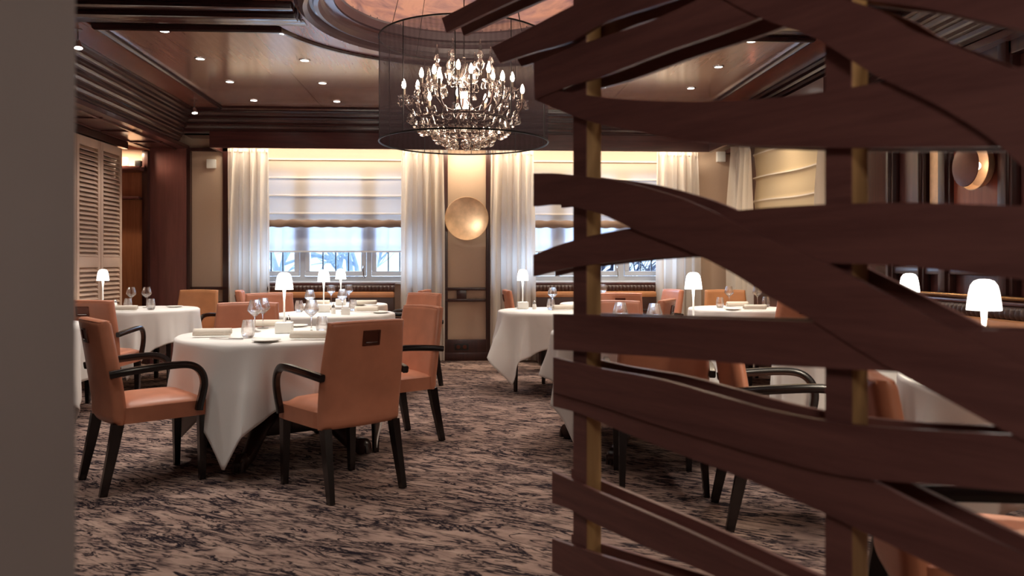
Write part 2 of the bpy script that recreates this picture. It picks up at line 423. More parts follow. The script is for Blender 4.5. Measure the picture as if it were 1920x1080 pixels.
# cross beam
for k, (sx, ex) in enumerate([(-3.1, -1.16), (1.16, 3.1)]):
    mb = MB()
    for y, w, h in [(5.84, .14, .05), (5.66, .10, .09), (5.54, .10, .12), (5.42, .10, .09), (5.24, .14, .05)]:
        mb.box(((sx + ex) / 2, y, CZ + .02 - h / 2), (ex - sx, w, h), 0, .015)
        mb.box(((sx + ex) / 2, y + w * .5, CZ + .015 - h / 2 + .02), (ex - sx, .03, h * .5), 0, .01)
    struct('trim_%d' % (3 + k), mb, 'mould_x', ['dark stepped ceiling beam left of the dome', 'dark stepped ceiling beam right of the dome'][k])
# flat veneer bands beside the cornices
struct('trim_5', MB().b2(-3.08, -2.79, -2, 9.15, CZ - .006, CZ + .018), 'veneer_band', 'flat reddish ceiling band on the left')
struct('trim_6', MB().b2(2.79, 3.08, -2, 9.15, CZ - .006, CZ + .018), 'veneer_band', 'flat reddish ceiling band on the right')
# big stepped cornices
def cornice_profile(depth, drop, n):
    pts = [(0, 0)]
    for k in range(n):
        a0 = depth * k / n; a1 = depth * (k + 1) / n; z0 = -drop * k / n; z1 = -drop * (k + 1) / n
        pts += [(a0 + .002, z0 - .012), (a0 + .002 + (a1 - a0) * .25, z0 + (z1 - z0) * .30), (a0 + (a1 - a0) * .35, z0 + (z1 - z0) * .65),
                (a0 + (a1 - a0) * .62, z0 + (z1 - z0) * .8), (a0 + (a1 - a0) * .85, z0 + (z1 - z0) * .86), (a1 - .004, z1)]
    return pts + [(depth + .12, -drop), (depth + .12, 0)]
struct('trim_7', MB().extrude_profile(cornice_profile(.27, .37, 5), (-3.08, -2, CZ), (-3.08, 9.4, CZ), (-1, 0, 0)), 'mould_y', 'heavy stepped dark cornice along the left side', ang=25)
struct('trim_8', MB().extrude_profile(cornice_profile(.27, .37, 5), (3.08, -2, CZ), (3.08, 9.4, CZ), (1, 0, 0)), 'mould_y', 'heavy stepped dark cornice along the right side', ang=25)
struct('trim_9', MB().extrude_profile(cornice_profile(.24, .27, 4), (-3.3, 9.13, CZ), (3.3, 9.13, CZ), (0, 1, 0)), 'mould_x', 'stepped dark cornice above the windows', ang=25)
mb = MB().b2(LX, -3.33, -2, 9.4, 2.585, 2.63); mb.b2(LX, -3.33, 9.4, BY, 2.585, 2.63)
for k in range(12): mb.box((-3.62, 1 + .74 * k, 2.58), (.4, .03, .02), 0, .006)
mb.box((-3.46, 4, 2.578), (.03, 11.4, .02), 0, .006); mb.box((-3.78, 4, 2.578), (.03, 11.4, .02), 0, .006)
struct('trim_10', mb, 'maho_y', 'panelled wood soffit above the louvred screen')
struct('trim_11', MB().b2(LX, LX + .09, -2, 9.16, 2.50, 2.59), 'maho_dark', 'dark header beam above the louvred screen')
mb = MB().b2(3.30, RX, -2, BY, 2.585, 2.63)
struct('trim_12', mb, 'maho_y', 'dark wood soffit on the right')
# pelmets
mb = MB(); mb.b2(-2.96, 2.96, 9.33, 9.37, 2.55, 2.74); mb.b2(-3.3, 3.3, 9.37, BY, 2.72, 2.76); mb.b2(-2.96, -2.92, 9.37, BY, 2.55, 2.74)
struct('trim_13', mb, 'maho_x', 'dark red pelmet board above the back windows')
mb = MB(); mb.b2(2.96, 3.0, 6.3, 9.37, 2.55, 2.74); mb.b2(3.0, RX, 6.3, 9.7, 2.72, 2.76); mb.b2(3.0, RX, 6.3, 6.34, 2.55, 2.74)
struct('trim_14', mb, 'maho_y', 'dark red pelmet board above the right window')
# dome and ring
mb = MB(); prof = [(1.14, CZ + .03), (1.13, CZ - .05), (1.10, CZ - .075), (1.07, CZ - .06), (1.06, CZ - .02), (1.04, CZ - .015), (1.03, CZ - .04), (1.00, CZ - .045),
                   (.985, CZ - .01), (.965, CZ + .0), (.96, CZ + .05), (.935, CZ + .06), (.92, CZ + .03), (.90, CZ + .035), (.885, CZ + .09), (.87, CZ + .10), (.865, CZ + .16), (.93, CZ + .2), (1.14, CZ + .2)]
mb.lathe(prof, 96, (DC.x, DC.y, 0), close=True); struct('trim_15', mb, 'ring', 'round stepped moulding around the painted dome', ang=30)
mb = MB(); mb.lathe([(.88, CZ + .10)] + [(.88 * math.cos(a), CZ + .10 + .42 * math.sin(a)) for a in [PI / 2 * k / 14 for k in range(1, 15)]], 72, (DC.x, DC.y, 0))
struct('ceiling_dome', mb, 'dome', 'pink painted ceiling dome above the chandelier', thick=.02)
mb = MB(); mb.lathe([(1.45, CZ + .01), (1.43, CZ - .02), (1.16, CZ - .02), (1.14, CZ + .01)], 96, (DC.x, DC.y, 0))
struct('trim_16', mb, 'veneer_band', 'flat ring band around the dome moulding')

# back wall trims: pier, side panels
def zY(py, Y): return atY(900, py, Y).z
mb = MB()
for a, b in ((-.31, -.20), (.27, .335)): mb.box(((a + b) / 2, BY - .02, 1.35), (b - a, .04, 2.7), 0, .008)
mb.box((-.03, BY - .02, .13), (.62, .05, .26), 0, .008)
for z in (.885, .745): mb.box((-.03, BY - .025, z), (.6, .05, .035), 0, .008)
mb.box((-.03, BY - .02, .815), (.12, .04, .11), 0, .006)
mb.box((-.03, BY - .03, .05), (.66, .07, .1), 0, .008)
struct('trim_17', mb, 'maho_dark', 'dark wood frame of the pier between the windows')
mb = MB(); mb.b2(-3.76, -3.34, BY - .10, BY, 0, 2.6)
struct('trim_18', mb, 'panel_red', 'dark red flat wood pilaster in the left corner')
mb = MB(); mb.b2(-3.34, -3.30, BY - .07, BY, 0, 2.6); mb.b2(-2.92, -2.84, BY - .05, BY, 0, 2.6); mb.b2(-3.34, -2.84, BY - .05, BY, 2.56, 2.6); mb.b2(-3.34, -2.84, BY - .05, BY, 0, .26)
for z in (.90, .72): mb.box((-3.1, BY - .025, z), (.46, .06, .035), 0, .008)
mb.box((-3.1, BY - .02, .81), (.09, .05, .15), 0, .006)
struct('trim_19', mb, 'maho_dark', 'dark wood frame around the beige corner panel')
mb = MB(); mb.b2(-3.80, -3.76, 9.58, BY, 0, 2.55); mb.b2(-3.84, -3.80, 9.62, 9.68, 0, 2.55)
struct('trim_20', mb, 'maho_dark', 'dark upright beside the lit alcove')
mb = MB(); mb.b2(2.84, 2.92, BY - .05, BY, 0, 2.6); struct('trim_21', mb, 'maho_dark', 'dark upright beside the right curtain of the back wall')
# alcove
mb = MB(); mb.b2(-4.8, -3.79, BY - .06, BY - .001, 0, 2.35)
for x in (-4.15, -4.5): mb.b2(x - .01, x + .01, BY - .075, BY - .05, 0, 2.2)
struct('wall_alcove', mb, 'alcove', 'light orange wood back of the alcove')
mb = MB(); mb.box((-4.25, 9.58, 2.32), (.9, .26, .05), 0, .008); mb.box((-4.25, 9.62, 1.98), (.8, .14, .03), 0, .006)
struct('trim_22', mb, 'maho_x', 'dark shelf boards in the alcove')
b = MB().box((0, 0, .05), (.05, .05, .10), .2, .006).build('small_box', 'white'); b.location = (-3.98, 9.5, 2.346); tag(b, 'small white upright box on the alcove top shelf', 'box')
b = MB().box((0, 0, .035), (.07, .05, .07), .0, .006).build('small_box', 'black'); b.location = (-3.84, 9.52, 2.346); tag(b, 'small dark box at the right end of the alcove shelf', 'box')
# right wall panelling
mb = MB()
for y0, y1, x in [(6.02, 6.12, .06), (5.60, 5.68, .06), (5.30, 5.44, .05), (4.66, 4.80, .06), (4.1, 4.2, .06), (3.3, 3.5, .06)]:
    mb.b2(RX - x, RX, y0, y1, .95, 2.6, .012); mb.b2(RX - x - .02, RX, y0 + .03, y1 - .03, .95, 2.6, .008)
mb.b2(RX - .07, RX, 2.5, 6.3, .86, .96, .012); mb.b2(RX - .05, RX, 2.5, 6.3, 1.12, 1.18, .012); mb.b2(RX - .06, RX, 2.5, 6.3, 2.5, 2.6, .012)
struct('trim_23', mb, 'maho_dark', 'dark moulded uprights on the right wall')
struct('trim_24', MB().b2(RX - .02, RX, 4.80, 5.30, 1.18, 2.5), 'copper', 'coppery red wall panel behind the round sconce')
struct('trim_25', MB().b2(RX - .03, RX, 5.47, 5.57, 1.18, 2.5), 'gold', 'narrow gold strip on the right wall')
# baseboards
mb = MB()
for a, b in WIN: mb.b2(a, b, BY - .03, BY, 0, .16, .006)
struct('baseboard_back', mb, 'maho_dark', 'dark baseboard along the back wall')
struct('baseboard_right', MB().b2(RX - .03, RX, -2, BY, 0, .16, .006), 'maho_dark', 'dark baseboard along the right wall')

# wall objects
b = MB().box((0, 0, 0), (.11, .04, .11), 0, .008).build('wall_sensor', 'white'); b.location = (atY(396, 307, BY - .03).x, BY - .021, atY(396, 307, BY - .03).z); tag(b, 'small square white sensor on the beige panel by the left curtain', 'wall sensor')
b = MB().box((0, 0, 0), (.11, .06, .13), 0, .008).build('wall_sensor', 'white'); p = atY(1352, 294, BY - .04); b.location = (p.x, BY - .031, p.z); tag(b, 'white box high in the right corner between two curtains', 'wall sensor')
so = thing('wall_socket', 'dark double wall socket low on the pier between the windows', 'socket', (-.03, BY - .046, .17))
MB().box((0, 0, 0), (.17, .014, .08), 0, .004).build('cover_plate', 'black', so)
for x in (-.04, .04):
    MB().lathe([(0, 0), (.024, 0), (.024, .006), (.0, .006)], 16, (x, -.007, 0), (0, -1, 0)).build('outlet', 'brown_metal', so)

# ------------------------------------------------------------------ windows
def make_window(idx, x0, x1):
    Y = BY + .16; w = x1 - x0
    root = thing('window_%d' % idx, ['grey framed window behind the left pair of curtains', 'grey framed window behind the right pair of curtains'][idx - 1], 'window', (0, 0, 0)); root['kind'] = 'structure'
    mb = MB(); mb.b2(x0, x1, Y - .05, Y + .05, SILL, SILL + .06); mb.b2(x0, x1, Y - .05, Y + .05, HEAD - .06, HEAD)
    mull = [x0, x0 + w * .325, x0 + w * .675, x1]
    for x in mull: mb.b2(max(x0, x - .03), min(x1, x + .03), Y - .045, Y + .045, SILL + .055, HEAD - .055)
    mb.build('window_frame', 'frame', root)
    MB().b2(x0 - .02, x1 + .02, BY - .10, BY + .12, SILL - .035, SILL, .008).build('window_sill', 'frame', root)
    for k in range(3):
        a, b = mull[k] + .035, mull[k + 1] - .035
        mb = MB(); z0, z1 = SILL + .065, HEAD - .065; t = .06
        mb.b2(a, b, Y - .075, Y - .01, z0, z0 + t, .008); mb.b2(a, b, Y - .075, Y - .01, z1 - t, z1, .008)
        mb.b2(a, a + t, Y - .075, Y - .01, z0 + t, z1 - t, .008); mb.b2(b - t, b, Y - .075, Y - .01, z0 + t, z1 - t, .008)
        sash = mb.build('sash', 'frame', root)
        MB().b2(a + t, b - t, Y - .045, Y - .040, z0 + t, z1 - t).build('pane', 'pane', sash)
        mb = MB(); nx = 4
        for i in range(1, nx): x = a + t + (b - a - 2 * t) * i / nx; mb.b2(x - .007, x + .007, Y - .055, Y - .035, z0 + t, z1 - t)
        for i in range(1, 4): z = z0 + t + (z1 - z0 - 2 * t) * i / 4; mb.b2(a + t, b - t, Y - .055, Y - .035, z - .006, z + .006)
        mb.build('glazing_bars', 'lead', sash)
        if k == 1:
            mb = MB(); mb.tube([(b - .03, Y - .09, z0 + .12), (b - .03, Y - .12, z0 + .10), (b - .025, Y - .12, z0 + .0), (b - .01, Y - .12, z0 - .03)], .009); mb.build('handle', 'steel', sash)
for i, (a, b) in enumerate(WIN): make_window(i + 1, a, b)
# outside: snowy trees
def tree(x, y, h, seed, label, mat):
    rnd = random.Random(seed); mb = MB()
    def br(p, d, L, r, depth):
        pts = [p]; q = p; dd = d
        for _ in range(3):
            dd = (dd + Vector((rnd.uniform(-.25, .25), rnd.uniform(-.2, .2), rnd.uniform(-.1, .12)))).normalized()
            q = q + dd * L / 3; pts.append(q)
        mb.tube(pts, r, 5, [1, .85, .7, .5])
        if depth:
            for _ in range(4 if depth > 1 else 5):
                i = rnd.randint(1, 3); nd = (dd + Vector((rnd.uniform(-1.1, 1.1), rnd.uniform(-.7, .7), rnd.uniform(-.4, .6)))).normalized()
                br(pts[i], nd, L * rnd.uniform(.5, .75), r * .55, depth - 1)
    o = Vector((0, 0, -.4))
    br(o, Vector((0, 0, 1)), h * .55, .09, 4)
    t = mb.build('snowy_tree', mat); t.location = (x, y, 0); return tag(t, label, 'tree', 'snowy trees outside the windows')
tree(-2.9, 13.2, 3.4, 3, 'snow covered bare tree outside the left window, at its left side', 'snow')
tree(-1.5, 12.8, 3.6, 4, 'snow covered bare tree outside the middle of the left window', 'snow')
tree(.6, 14.6, 3.2, 5, 'snow covered bare tree outside, seen at the right edge of the left window', 'bark')
tree(2.3, 12.6, 3.5, 6, 'bluish bare tree outside the right window', 'bark')
tree(3.9, 13.2, 3.5, 8, 'snow covered bare tree outside the far right of the right window', 'snow')
g = MB().b2(-8, 9, 10.2, 18, -.5, -.4).build('ground_snow', 'snow'); tag(g, 'snowy ground outside the windows', 'ground', kind='structure')

# blinds
def roman(x0, x1, label):
    Y = BY - .02; root = thing('roman_blind', label, 'blind', ((x0 + x1) / 2, Y, 2.60)); w = x1 - x0
    zt, zb = 2.60, zY(415, Y); folds = [zY(v, Y) for v in (302, 336, 369, 402)]
    def fn(u, v):
        z = zt + (zb - zt) * v; dy = 0
        for f in folds: dy -= .012 * math.exp(-((z - f) / .012) ** 2)
        return ((u - .5) * w, dy - .006 * math.sin(v * 30) * .3, z - zt)
    MB().grid(fn, 8, 160).build('sheer_panel', 'sheer', root)
    mb = MB()
    for f in folds: mb.box((0, -.012, f - zt), (w, .006, .008))
    mb.build('fold_rods', 'napkin', root)
    def st(u, v):
        a = v * 2 * PI; r = .032 + .006 * math.sin(u * 37) * math.sin(a * 2) + .004 * math.sin(u * 90)
        return ((u - .5) * w, -.03 + r * .7 * math.cos(a), (zb - zt) - .035 + .045 * math.sin(a) * (r / .032))
    MB().grid(st, 60, 16).build('folded_hem', 'blind_dark', root)
    return root
def roller(x0, x1, label):
    Y = BY + .05; w = x1 - x0; zt = HEAD - .03; zb = zY(472, Y); root = thing('roller_blind', label, 'blind', ((x0 + x1) / 2, Y, zt))
    MB().grid(lambda u, v: ((u - .5) * w, .003 * math.sin(u * 9), (zb - zt) * v), 10, 4).build('sheer_panel', 'sheer_white', root)
    MB().box((0, 0, zb - zt), (w, .014, .02), 0, .004).build('bottom_bar', 'white', root)
    MB().tube([(-w / 2, 0, 0), (w / 2, 0, 0)], .02, 10, up=Vector((0, 1, 0))).build('roller_tube', 'white', root)
for i, (a, b) in enumerate(WIN):
    roman(a - .02, b + .02, ['sheer beige roman blind half lowered at the left window', 'sheer beige roman blind half lowered at the right window'][i])
    roller(a + .01, b - .01, ['white roller blind behind the left roman blind', 'white roller blind behind the right roman blind'][i])
# right-wall window blind
root = thing('roman_blind', 'opaque beige pleated roman blind on the right side wall', 'blind', (RX - .06, 7.9, 2.6), PI / 2)
folds = [-.16, -.43, -.70, -.97, -1.24, -1.51]
def fn(u, v):
    z = -1.7 * v; dy = 0
    for f in folds: dy += .02 * math.exp(-((z - f + .02 * math.sin(u * 5)) / .016) ** 2)
    return ((u - .5) * 2.1, dy + .01 * math.sin(v * 20), z)
MB().grid(fn, 20, 170).build('linen_panel', 'blind_side', root)
mb = MB()
for f in folds: mb.sweep([((u - .5) * 2.1, .022, f - .02 * math.sin(u * 5)) for u in [k / 10 for k in range(11)]], [(-.007, -.007), (.007, -.007), (.007, .007), (-.007, .007)])
mb.build('fold_rods', 'napkin', root)
# curtains
def curtain(p0, p1, seed, label, zt=2.60, zb=.02, spread=1.06, nf=4.5):
    p0 = Vector(p0); p1 = Vector(p1); L = (p1 - p0).length; d = (p1 - p0).normalized(); nrm = Vector((-d.y, d.x))
    c = (p0 + p1) / 2; rnd = random.Random(seed); ph = [rnd.uniform(-.5, .5) for _ in range(30)]
    root = thing('curtain', label, 'curtain', (c.x, c.y, 0), math.atan2(d.y, d.x), 'cream satin curtains')
    def fn(u, v):
        z = zt + (zb - zt) * v
        sp = 1 + (spread - 1) * min(1, v * 3)
        x = (u - .5) * L * sp
        k = min(1, .35 + v * 2.2)
        a = 2 * PI * nf * (u + .012 * math.sin(3 * v + ph[0]) + .02 * math.sin(u * 9 + ph[1]))
        amp = .055 * k * (1 + .35 * math.sin(u * 13 + ph[2]))
        y = amp * math.sin(a) + .014 * k * math.sin(2.3 * a + ph[3] + v) + .02 * (1 - k) * (math.sin(a * 2) if v < .05 else 0)
        x += .012 * math.sin(a * 2) * k
        if u > .8: x += -.02 * math.sin(v * 5) * (u - .8)
        return (x, y, z)
    MB().grid(fn, 150, 40).build('drape', 'curtain', root, ang=80)
    mb = MB()
    def hd(u, v):
        p = fn(u, 0); a = 2 * PI * nf * u
        return (p[0], p[1] - .006 + .008 * math.sin(a * 3) , zt + .005 - .075 * v)
    mb.grid(hd, 150, 3).build('pleat_tape', 'curtain', root, ang=80)
    return root
CY = 9.53
def cx(px): return atY(px, 400, CY).x
curtain((cx(427), CY), (cx(503), CY), 1, 'cream satin curtain at the left end of the back wall, beside the sensor panel')
curtain((cx(752), CY), (cx(831), CY), 2, 'cream satin curtain directly left of the wall disc')
curtain((cx(921), CY), (cx(1000), CY), 3, 'cream satin curtain directly right of the wall disc')
curtain((cx(1232), CY), (cx(1308), CY), 4, 'cream satin curtain at the right end of the back wall')
curtain((3.24, 9.36), (3.24, 8.72), 5, 'cream satin curtain on the side wall nearest the back corner')
curtain((3.24, 6.95), (3.24, 6.45), 6, 'cream satin curtain on the side wall at the near edge of its blind')

# louvred folding screen
root = thing('louvred_screen', 'tall pale folding screen of louvred panels along the left wall', 'folding screen', (LX + .05, 9.05, 0))
for k in range(5):
    y1 = -k * .52; y0 = y1 - .51; mb = MB(); t = .055
    mb.b2(-.02, .02, y0, y0 + t, .02, 2.49, .004); mb.b2(-.02, .02, y1 - t, y1, .02, 2.49, .004)
    for a, b in ((.02, .14), (1.16, 1.27), (2.40, 2.49)): mb.b2(-.02, .02, y0 + t, y1 - t, a, b, .004)
    leaf = mb.build('leaf', 'shutter', root)
    mb = MB()
    for a, b in ((.14, 1.16), (1.27, 2.40)):
        n = int((b - a) / .047)
        for i in range(n):
            z = a + (i + .5) * (b - a) / n
            mb.box((0, (y0 + y1) / 2, z), (.064, .51 - 2 * t, .009), 0, .003, rot=Matrix.Rotation(.75, 3, 'Y'))
    mb.build('louvres', 'shutter', leaf)

# banquettes
def banquette(loc, rz, L, label, dp=.54):
    root = thing('banquette', label, 'banquette', loc, rz)
    MB().b2(-L / 2, L / 2, -dp + .02, 0, .03, .36, .01).build('base', 'maho_dark', root)
    MB().box((0, -dp / 2, .42), (L, dp, .12), 0, .035).build('seat', 'leather_dark', root)
    MB().box((0, -.07, .63), (L, .10, .34), 0, .02).build('backrest', 'leather_dark', root)
    MB().box((0, -.085, .82), (L, .09, .075), 0, .03).build('leather_band', 'leather_tan_and_lit', root)
    n = int(L / .045)
    def fn(u, v):
        a = (u * n) % 1; r = .011 * math.sqrt(max(0, 1 - (2 * a - 1) ** 2))
        t = v * PI
        return ((u - .5) * L, -.045 - (.03 + r) * math.sin(t) , .895 - .045 * math.cos(t))
    MB().grid(fn, n * 6, 6).build('pleated_roll', 'leather_dark', root, ang=60)
    MB().b2(-L / 2, L / 2, -.06, 0, .94, .965, .006).build('top_rail', 'maho_x', root)
    return root
banquette((-1.60, BY - .10, 0), 0, 1.52, 'orange and dark leather banquette under the left window')
banquette((1.62, BY - .10, 0), 0, 1.5, 'orange and dark leather banquette under the right window')
banquette((RX - .09, 4.7, 0), -PI / 2, 2.6, 'leather banquette along the right wall below the sconce', .40)
r = thing('wall_rail', 'thin brass rail running along the right wall above the banquette', 'rail', (RX - .13, 4.6, .985))
MB().tube([(0, -1.6, 0), (0, 1.6, 0)], .016, 10).build('bar', 'brass', r)
for y in (-1.3, -.4, .42, 1.3):
    MB().tube([(0, y, 0), (.065, y, 0)], .012, 8).build('bracket', 'brass', r)

# wall sconces
p = atY(875, 410, BY - .12)
root = thing('wall_sconce', 'large round gold disc lamp on the pier between the windows', 'wall lamp', (p.x, BY, p.z))
prof = [(0, .085), (.06, .0875), (.12, .096), (.18, .112), (.23, .132), (.262, .148), (.268, .146), (.262, .136), (.18, .098), (.10, .078), (0, .07)]
MB().lathe(prof, 64, (0, 0, 0), (0, -1, 0)).build('disc', 'gold', root)
MB().lathe([(0, 0), (.06, 0), (.06, .02), (.02, .03), (.02, .068), (0, .068)], 24, (0, 0, 0), (0, -1, 0)).build('mount', 'brass', root)
p = atX(1816, 311, RX - .14)
root = thing('wall_sconce', 'round two disc lamp glowing on the copper panel of the right wall', 'wall lamp', (RX - .037, p.y, p.z))
MB().lathe([(0, .0), (.05, 0), (.13, .03), (.155, .075), (.160, .075), (.14, .02), (.05, -.012), (0, -.012)], 48, (0, 0, 0), (-1, 0, 0)).build('back_dish', 'gold', root)
MB().lathe([(0, .135), (.08, .138), (.135, .128), (.137, .124), (.08, .128), (0, .125)], 48, (0, 0, 0), (-1, 0, 0)).build('front_disc', 'brown_metal', root)
MB().lathe([(0, .03), (.02, .03), (.035, .05), (.035, .10), (.02, .118), (0, .126)], 20, (0, 0, 0), (-1, 0, 0)).build('bulb', 'sconce_glow', root)

# ------------------------------------------------------------------ ceiling fittings
def make_downlight():
    root = thing('downlight', 'x', 'downlight', group='recessed ceiling downlights')
    MB().lathe([(.034, 0), (.036, -.006), (.048, -.006), (.05, 0), (.034, 0)], 24).build('rim', 'steel', root)
    MB().lathe([(0, -.003), (.034, -.003)], 24).build('lens', 'led', root)
    return root
rows = [6.12, 7.0, 7.87, 8.75]; rn = ['nearest', 'second nearest', 'second farthest', 'farthest']
cols = [(-2.3, 'outer left column'), (-1.4, 'inner left column'), (1.4, 'inner right column'), (2.31, 'outer right column')]
SPOTS = []
for j, y in enumerate(rows):
    for x, nm in cols:
        SPOTS.append((x, y))
        place(make_downlight, (x, y + .06 if j == 0 else y, CZ - .001), 0, 'recessed ceiling downlight, %s of the %s' % (rn[j], nm), 'recessed ceiling downlights')
def make_spot():
    root = thing('spotlight', 'x', 'spotlight')
    MB().lathe([(0, 0), (.035, 0), (.035, -.012), (0, -.012)], 20).build('ceiling_plate', 'steel', root)
    MB().tube([(0, 0, -.01), (0, 0, -.09)], .006).build('stem', 'steel', root)
    d = Vector((.15, -.2, -.9)).normalized(); o = Vector((0, 0, -.09))
    MB().lathe([(.012, 0), (.02, .02), (.032, .065), (.030, .065), (.018, .02), (.008, 0)], 20, o, d).build('housing', 'steel', root)
    MB().lathe([(0, .055), (.028, .055), (.028, .050), (0, .050)], 20, o, d).build('lamp', 'spot', root)
    return root
place(make_spot, (-2.93, 8.73, CZ - .006), 0, 'bright little ceiling spotlight near the far left corner')
place(make_spot, (-2.93, 6.15, CZ - .006), 0, 'bright little ceiling spotlight at the edge of the grey wall end')

# chandelier
CH = Vector((0, 5.53, 2.05))
root = thing('chandelier', 'crystal candle chandelier inside a dark translucent drum shade', 'chandelier', CH)
SR, SH = .592, .72
MB().grid(lambda u, v: (SR * math.cos(u * 2 * PI), SR * math.sin(u * 2 * PI), .0 + SH * v), 96, 8, True).build('drum_shade', 'organza', root)
mb = MB()
for z in (0, SH): mb.tube([(SR * math.cos(a), SR * math.sin(a), z) for a in [2 * PI * k / 72 for k in range(73)]], .006, 6)
for k in range(10):
    a = 2 * PI * (k + .35) / 10; mb.tube([(SR * math.cos(a), SR * math.sin(a), 0), (SR * math.cos(a), SR * math.sin(a), SH)], .0032, 5, up=Vector((1, 0, 0)))
mb.build('shade_frame', 'wire', root)
mb = MB()
for k in range(4):
    a = 2 * PI * (k + .42) / 4; mb.tube([(SR * math.cos(a), SR * math.sin(a), SH), (SR * .7 * math.cos(a), SR * .7 * math.sin(a), CZ + .44 - 2.05)], .002, 4, up=Vector((1, 0, 0)))
mb.tube([(0, 0, .6), (0, 0, CZ + .5 - 2.05)], .004, 6, up=Vector((1, 0, 0)))
mb.build('suspension_wires', 'wire', root)
MB().lathe([(0, .06), (.03, .07), (.05, .12), (.03, .17), (.06, .2), (.09, .22), (.05, .26), (.025, .3), (.03, .36), (.06, .40), (.035, .46), (.02, .5), (.012, .6), (0, .61)], 20).build('column', 'crystal', root)
rnd = random.Random(5)
def spire(o, h):
    return MB().lathe([(.006, 0), (.012, h * .06), (.008, h * .12), (.024, h * .2), (.034, h * .32), (.016, h * .42), (.012, h * .46), (.024, h * .55), (.016, h * .63), (.010, h * .68), (.014, h * .72), (.004, h * .95), (0, h)], 10, o)
def drop(o, s): return MB().lathe([(0, 0), (s * .12, -s * .1), (s * .26, -s * .55), (s * .30, -s * .75), (s * .2, -s * .93), (0, -s)], 8, o)
def arm(a, R, z0, z1, bulb=True):
    d = Vector((math.cos(a), math.sin(a), 0)); up = d.cross(Vector((0, 0, 1)))
    pts = [d * .04 + Vector((0, 0, z0)), d * R * .35 + Vector((0, 0, z0 - .08)), d * R * .7 + Vector((0, 0, z0 - .06)), d * R * .93 + Vector((0, 0, z0 + .0)), d * R + Vector((0, 0, z1 - .03)), d * R + Vector((0, 0, z1))]
    MB().tube(pts, .007, 6, up=up).build('arm', 'arm_metal', root)
    e = d * R + Vector((0, 0, z1))
    bo = MB().lathe([(0, -.006), (.03, 0), (.045, .012), (.043, .016), (.028, .006), (0, .002)], 14, e).build('drip_cup', 'crystal', root)
    MB().lathe([(.009, 0), (.010, .06), (0, .06)], 10, e).build('candle_sleeve', 'candle', root)
    MB().lathe([(0, .06), (.010, .066), (.016, .085), (.012, .108), (.004, .128), (0, .132)], 10, e).build('bulb', 'bulb', root)
    for q in range(4):
        b = a + 2 * PI * q / 4 + .4; drop(e + Vector((.04 * math.cos(b), .04 * math.sin(b), 0)), .05 + .01 * (q % 2)).build('drop', 'crystal', bo)
for k in range(12): arm(2 * PI * k / 12 + .13, .42 if k % 2 == 0 else .36, .22, .30 + (.04 if k % 2 else 0))
for k in range(6): arm(2 * PI * k / 6 + .35, .22, .30, .40)
for k in range(6):
    a = 2 * PI * k / 6 + .1; r_ = .19; spire(Vector((r_ * math.cos(a), r_ * math.sin(a), .44)), .25).build('spire', 'crystal', root)
for k in range(6):
    a = 2 * PI * k / 6 + .6; r_ = .29; spire(Vector((r_ * math.cos(a), r_ * math.sin(a), .30)), .19).build('spire', 'crystal', root)
mb = MB()
for R, z in ((.30, .16), (.20, .10), (.12, .05)): mb.tube([(R * math.cos(a), R * math.sin(a), z) for a in [2 * PI * k / 48 for k in range(49)]], .006, 6)
for k in range(6):
    a = 2 * PI * k / 6; mb.tube([(.30 * math.cos(a), .30 * math.sin(a), .16), (.12 * math.cos(a), .12 * math.sin(a), .05)], .004, 5)
for k in range(6):
    a = 2 * PI * k / 6 + .3; mb.tube([(.30 * math.cos(a), .30 * math.sin(a), .16), (.05 * math.cos(a), .05 * math.sin(a), .2)], .004, 5)
mb.build('ring_frame', 'arm_metal', root)
for R, z, n, s in ((.30, .155, 24, .10), (.20, .095, 16, .105), (.12, .045, 9, .09), (.38, .20, 30, .07)):
    for k in range(n):
        a = 2 * PI * k / n + rnd.uniform(-.03, .03); drop(Vector((R * math.cos(a), R * math.sin(a), z + rnd.uniform(-.008, .008))), s * rnd.uniform(.85, 1.15)).build('pendant', 'crystal', root)

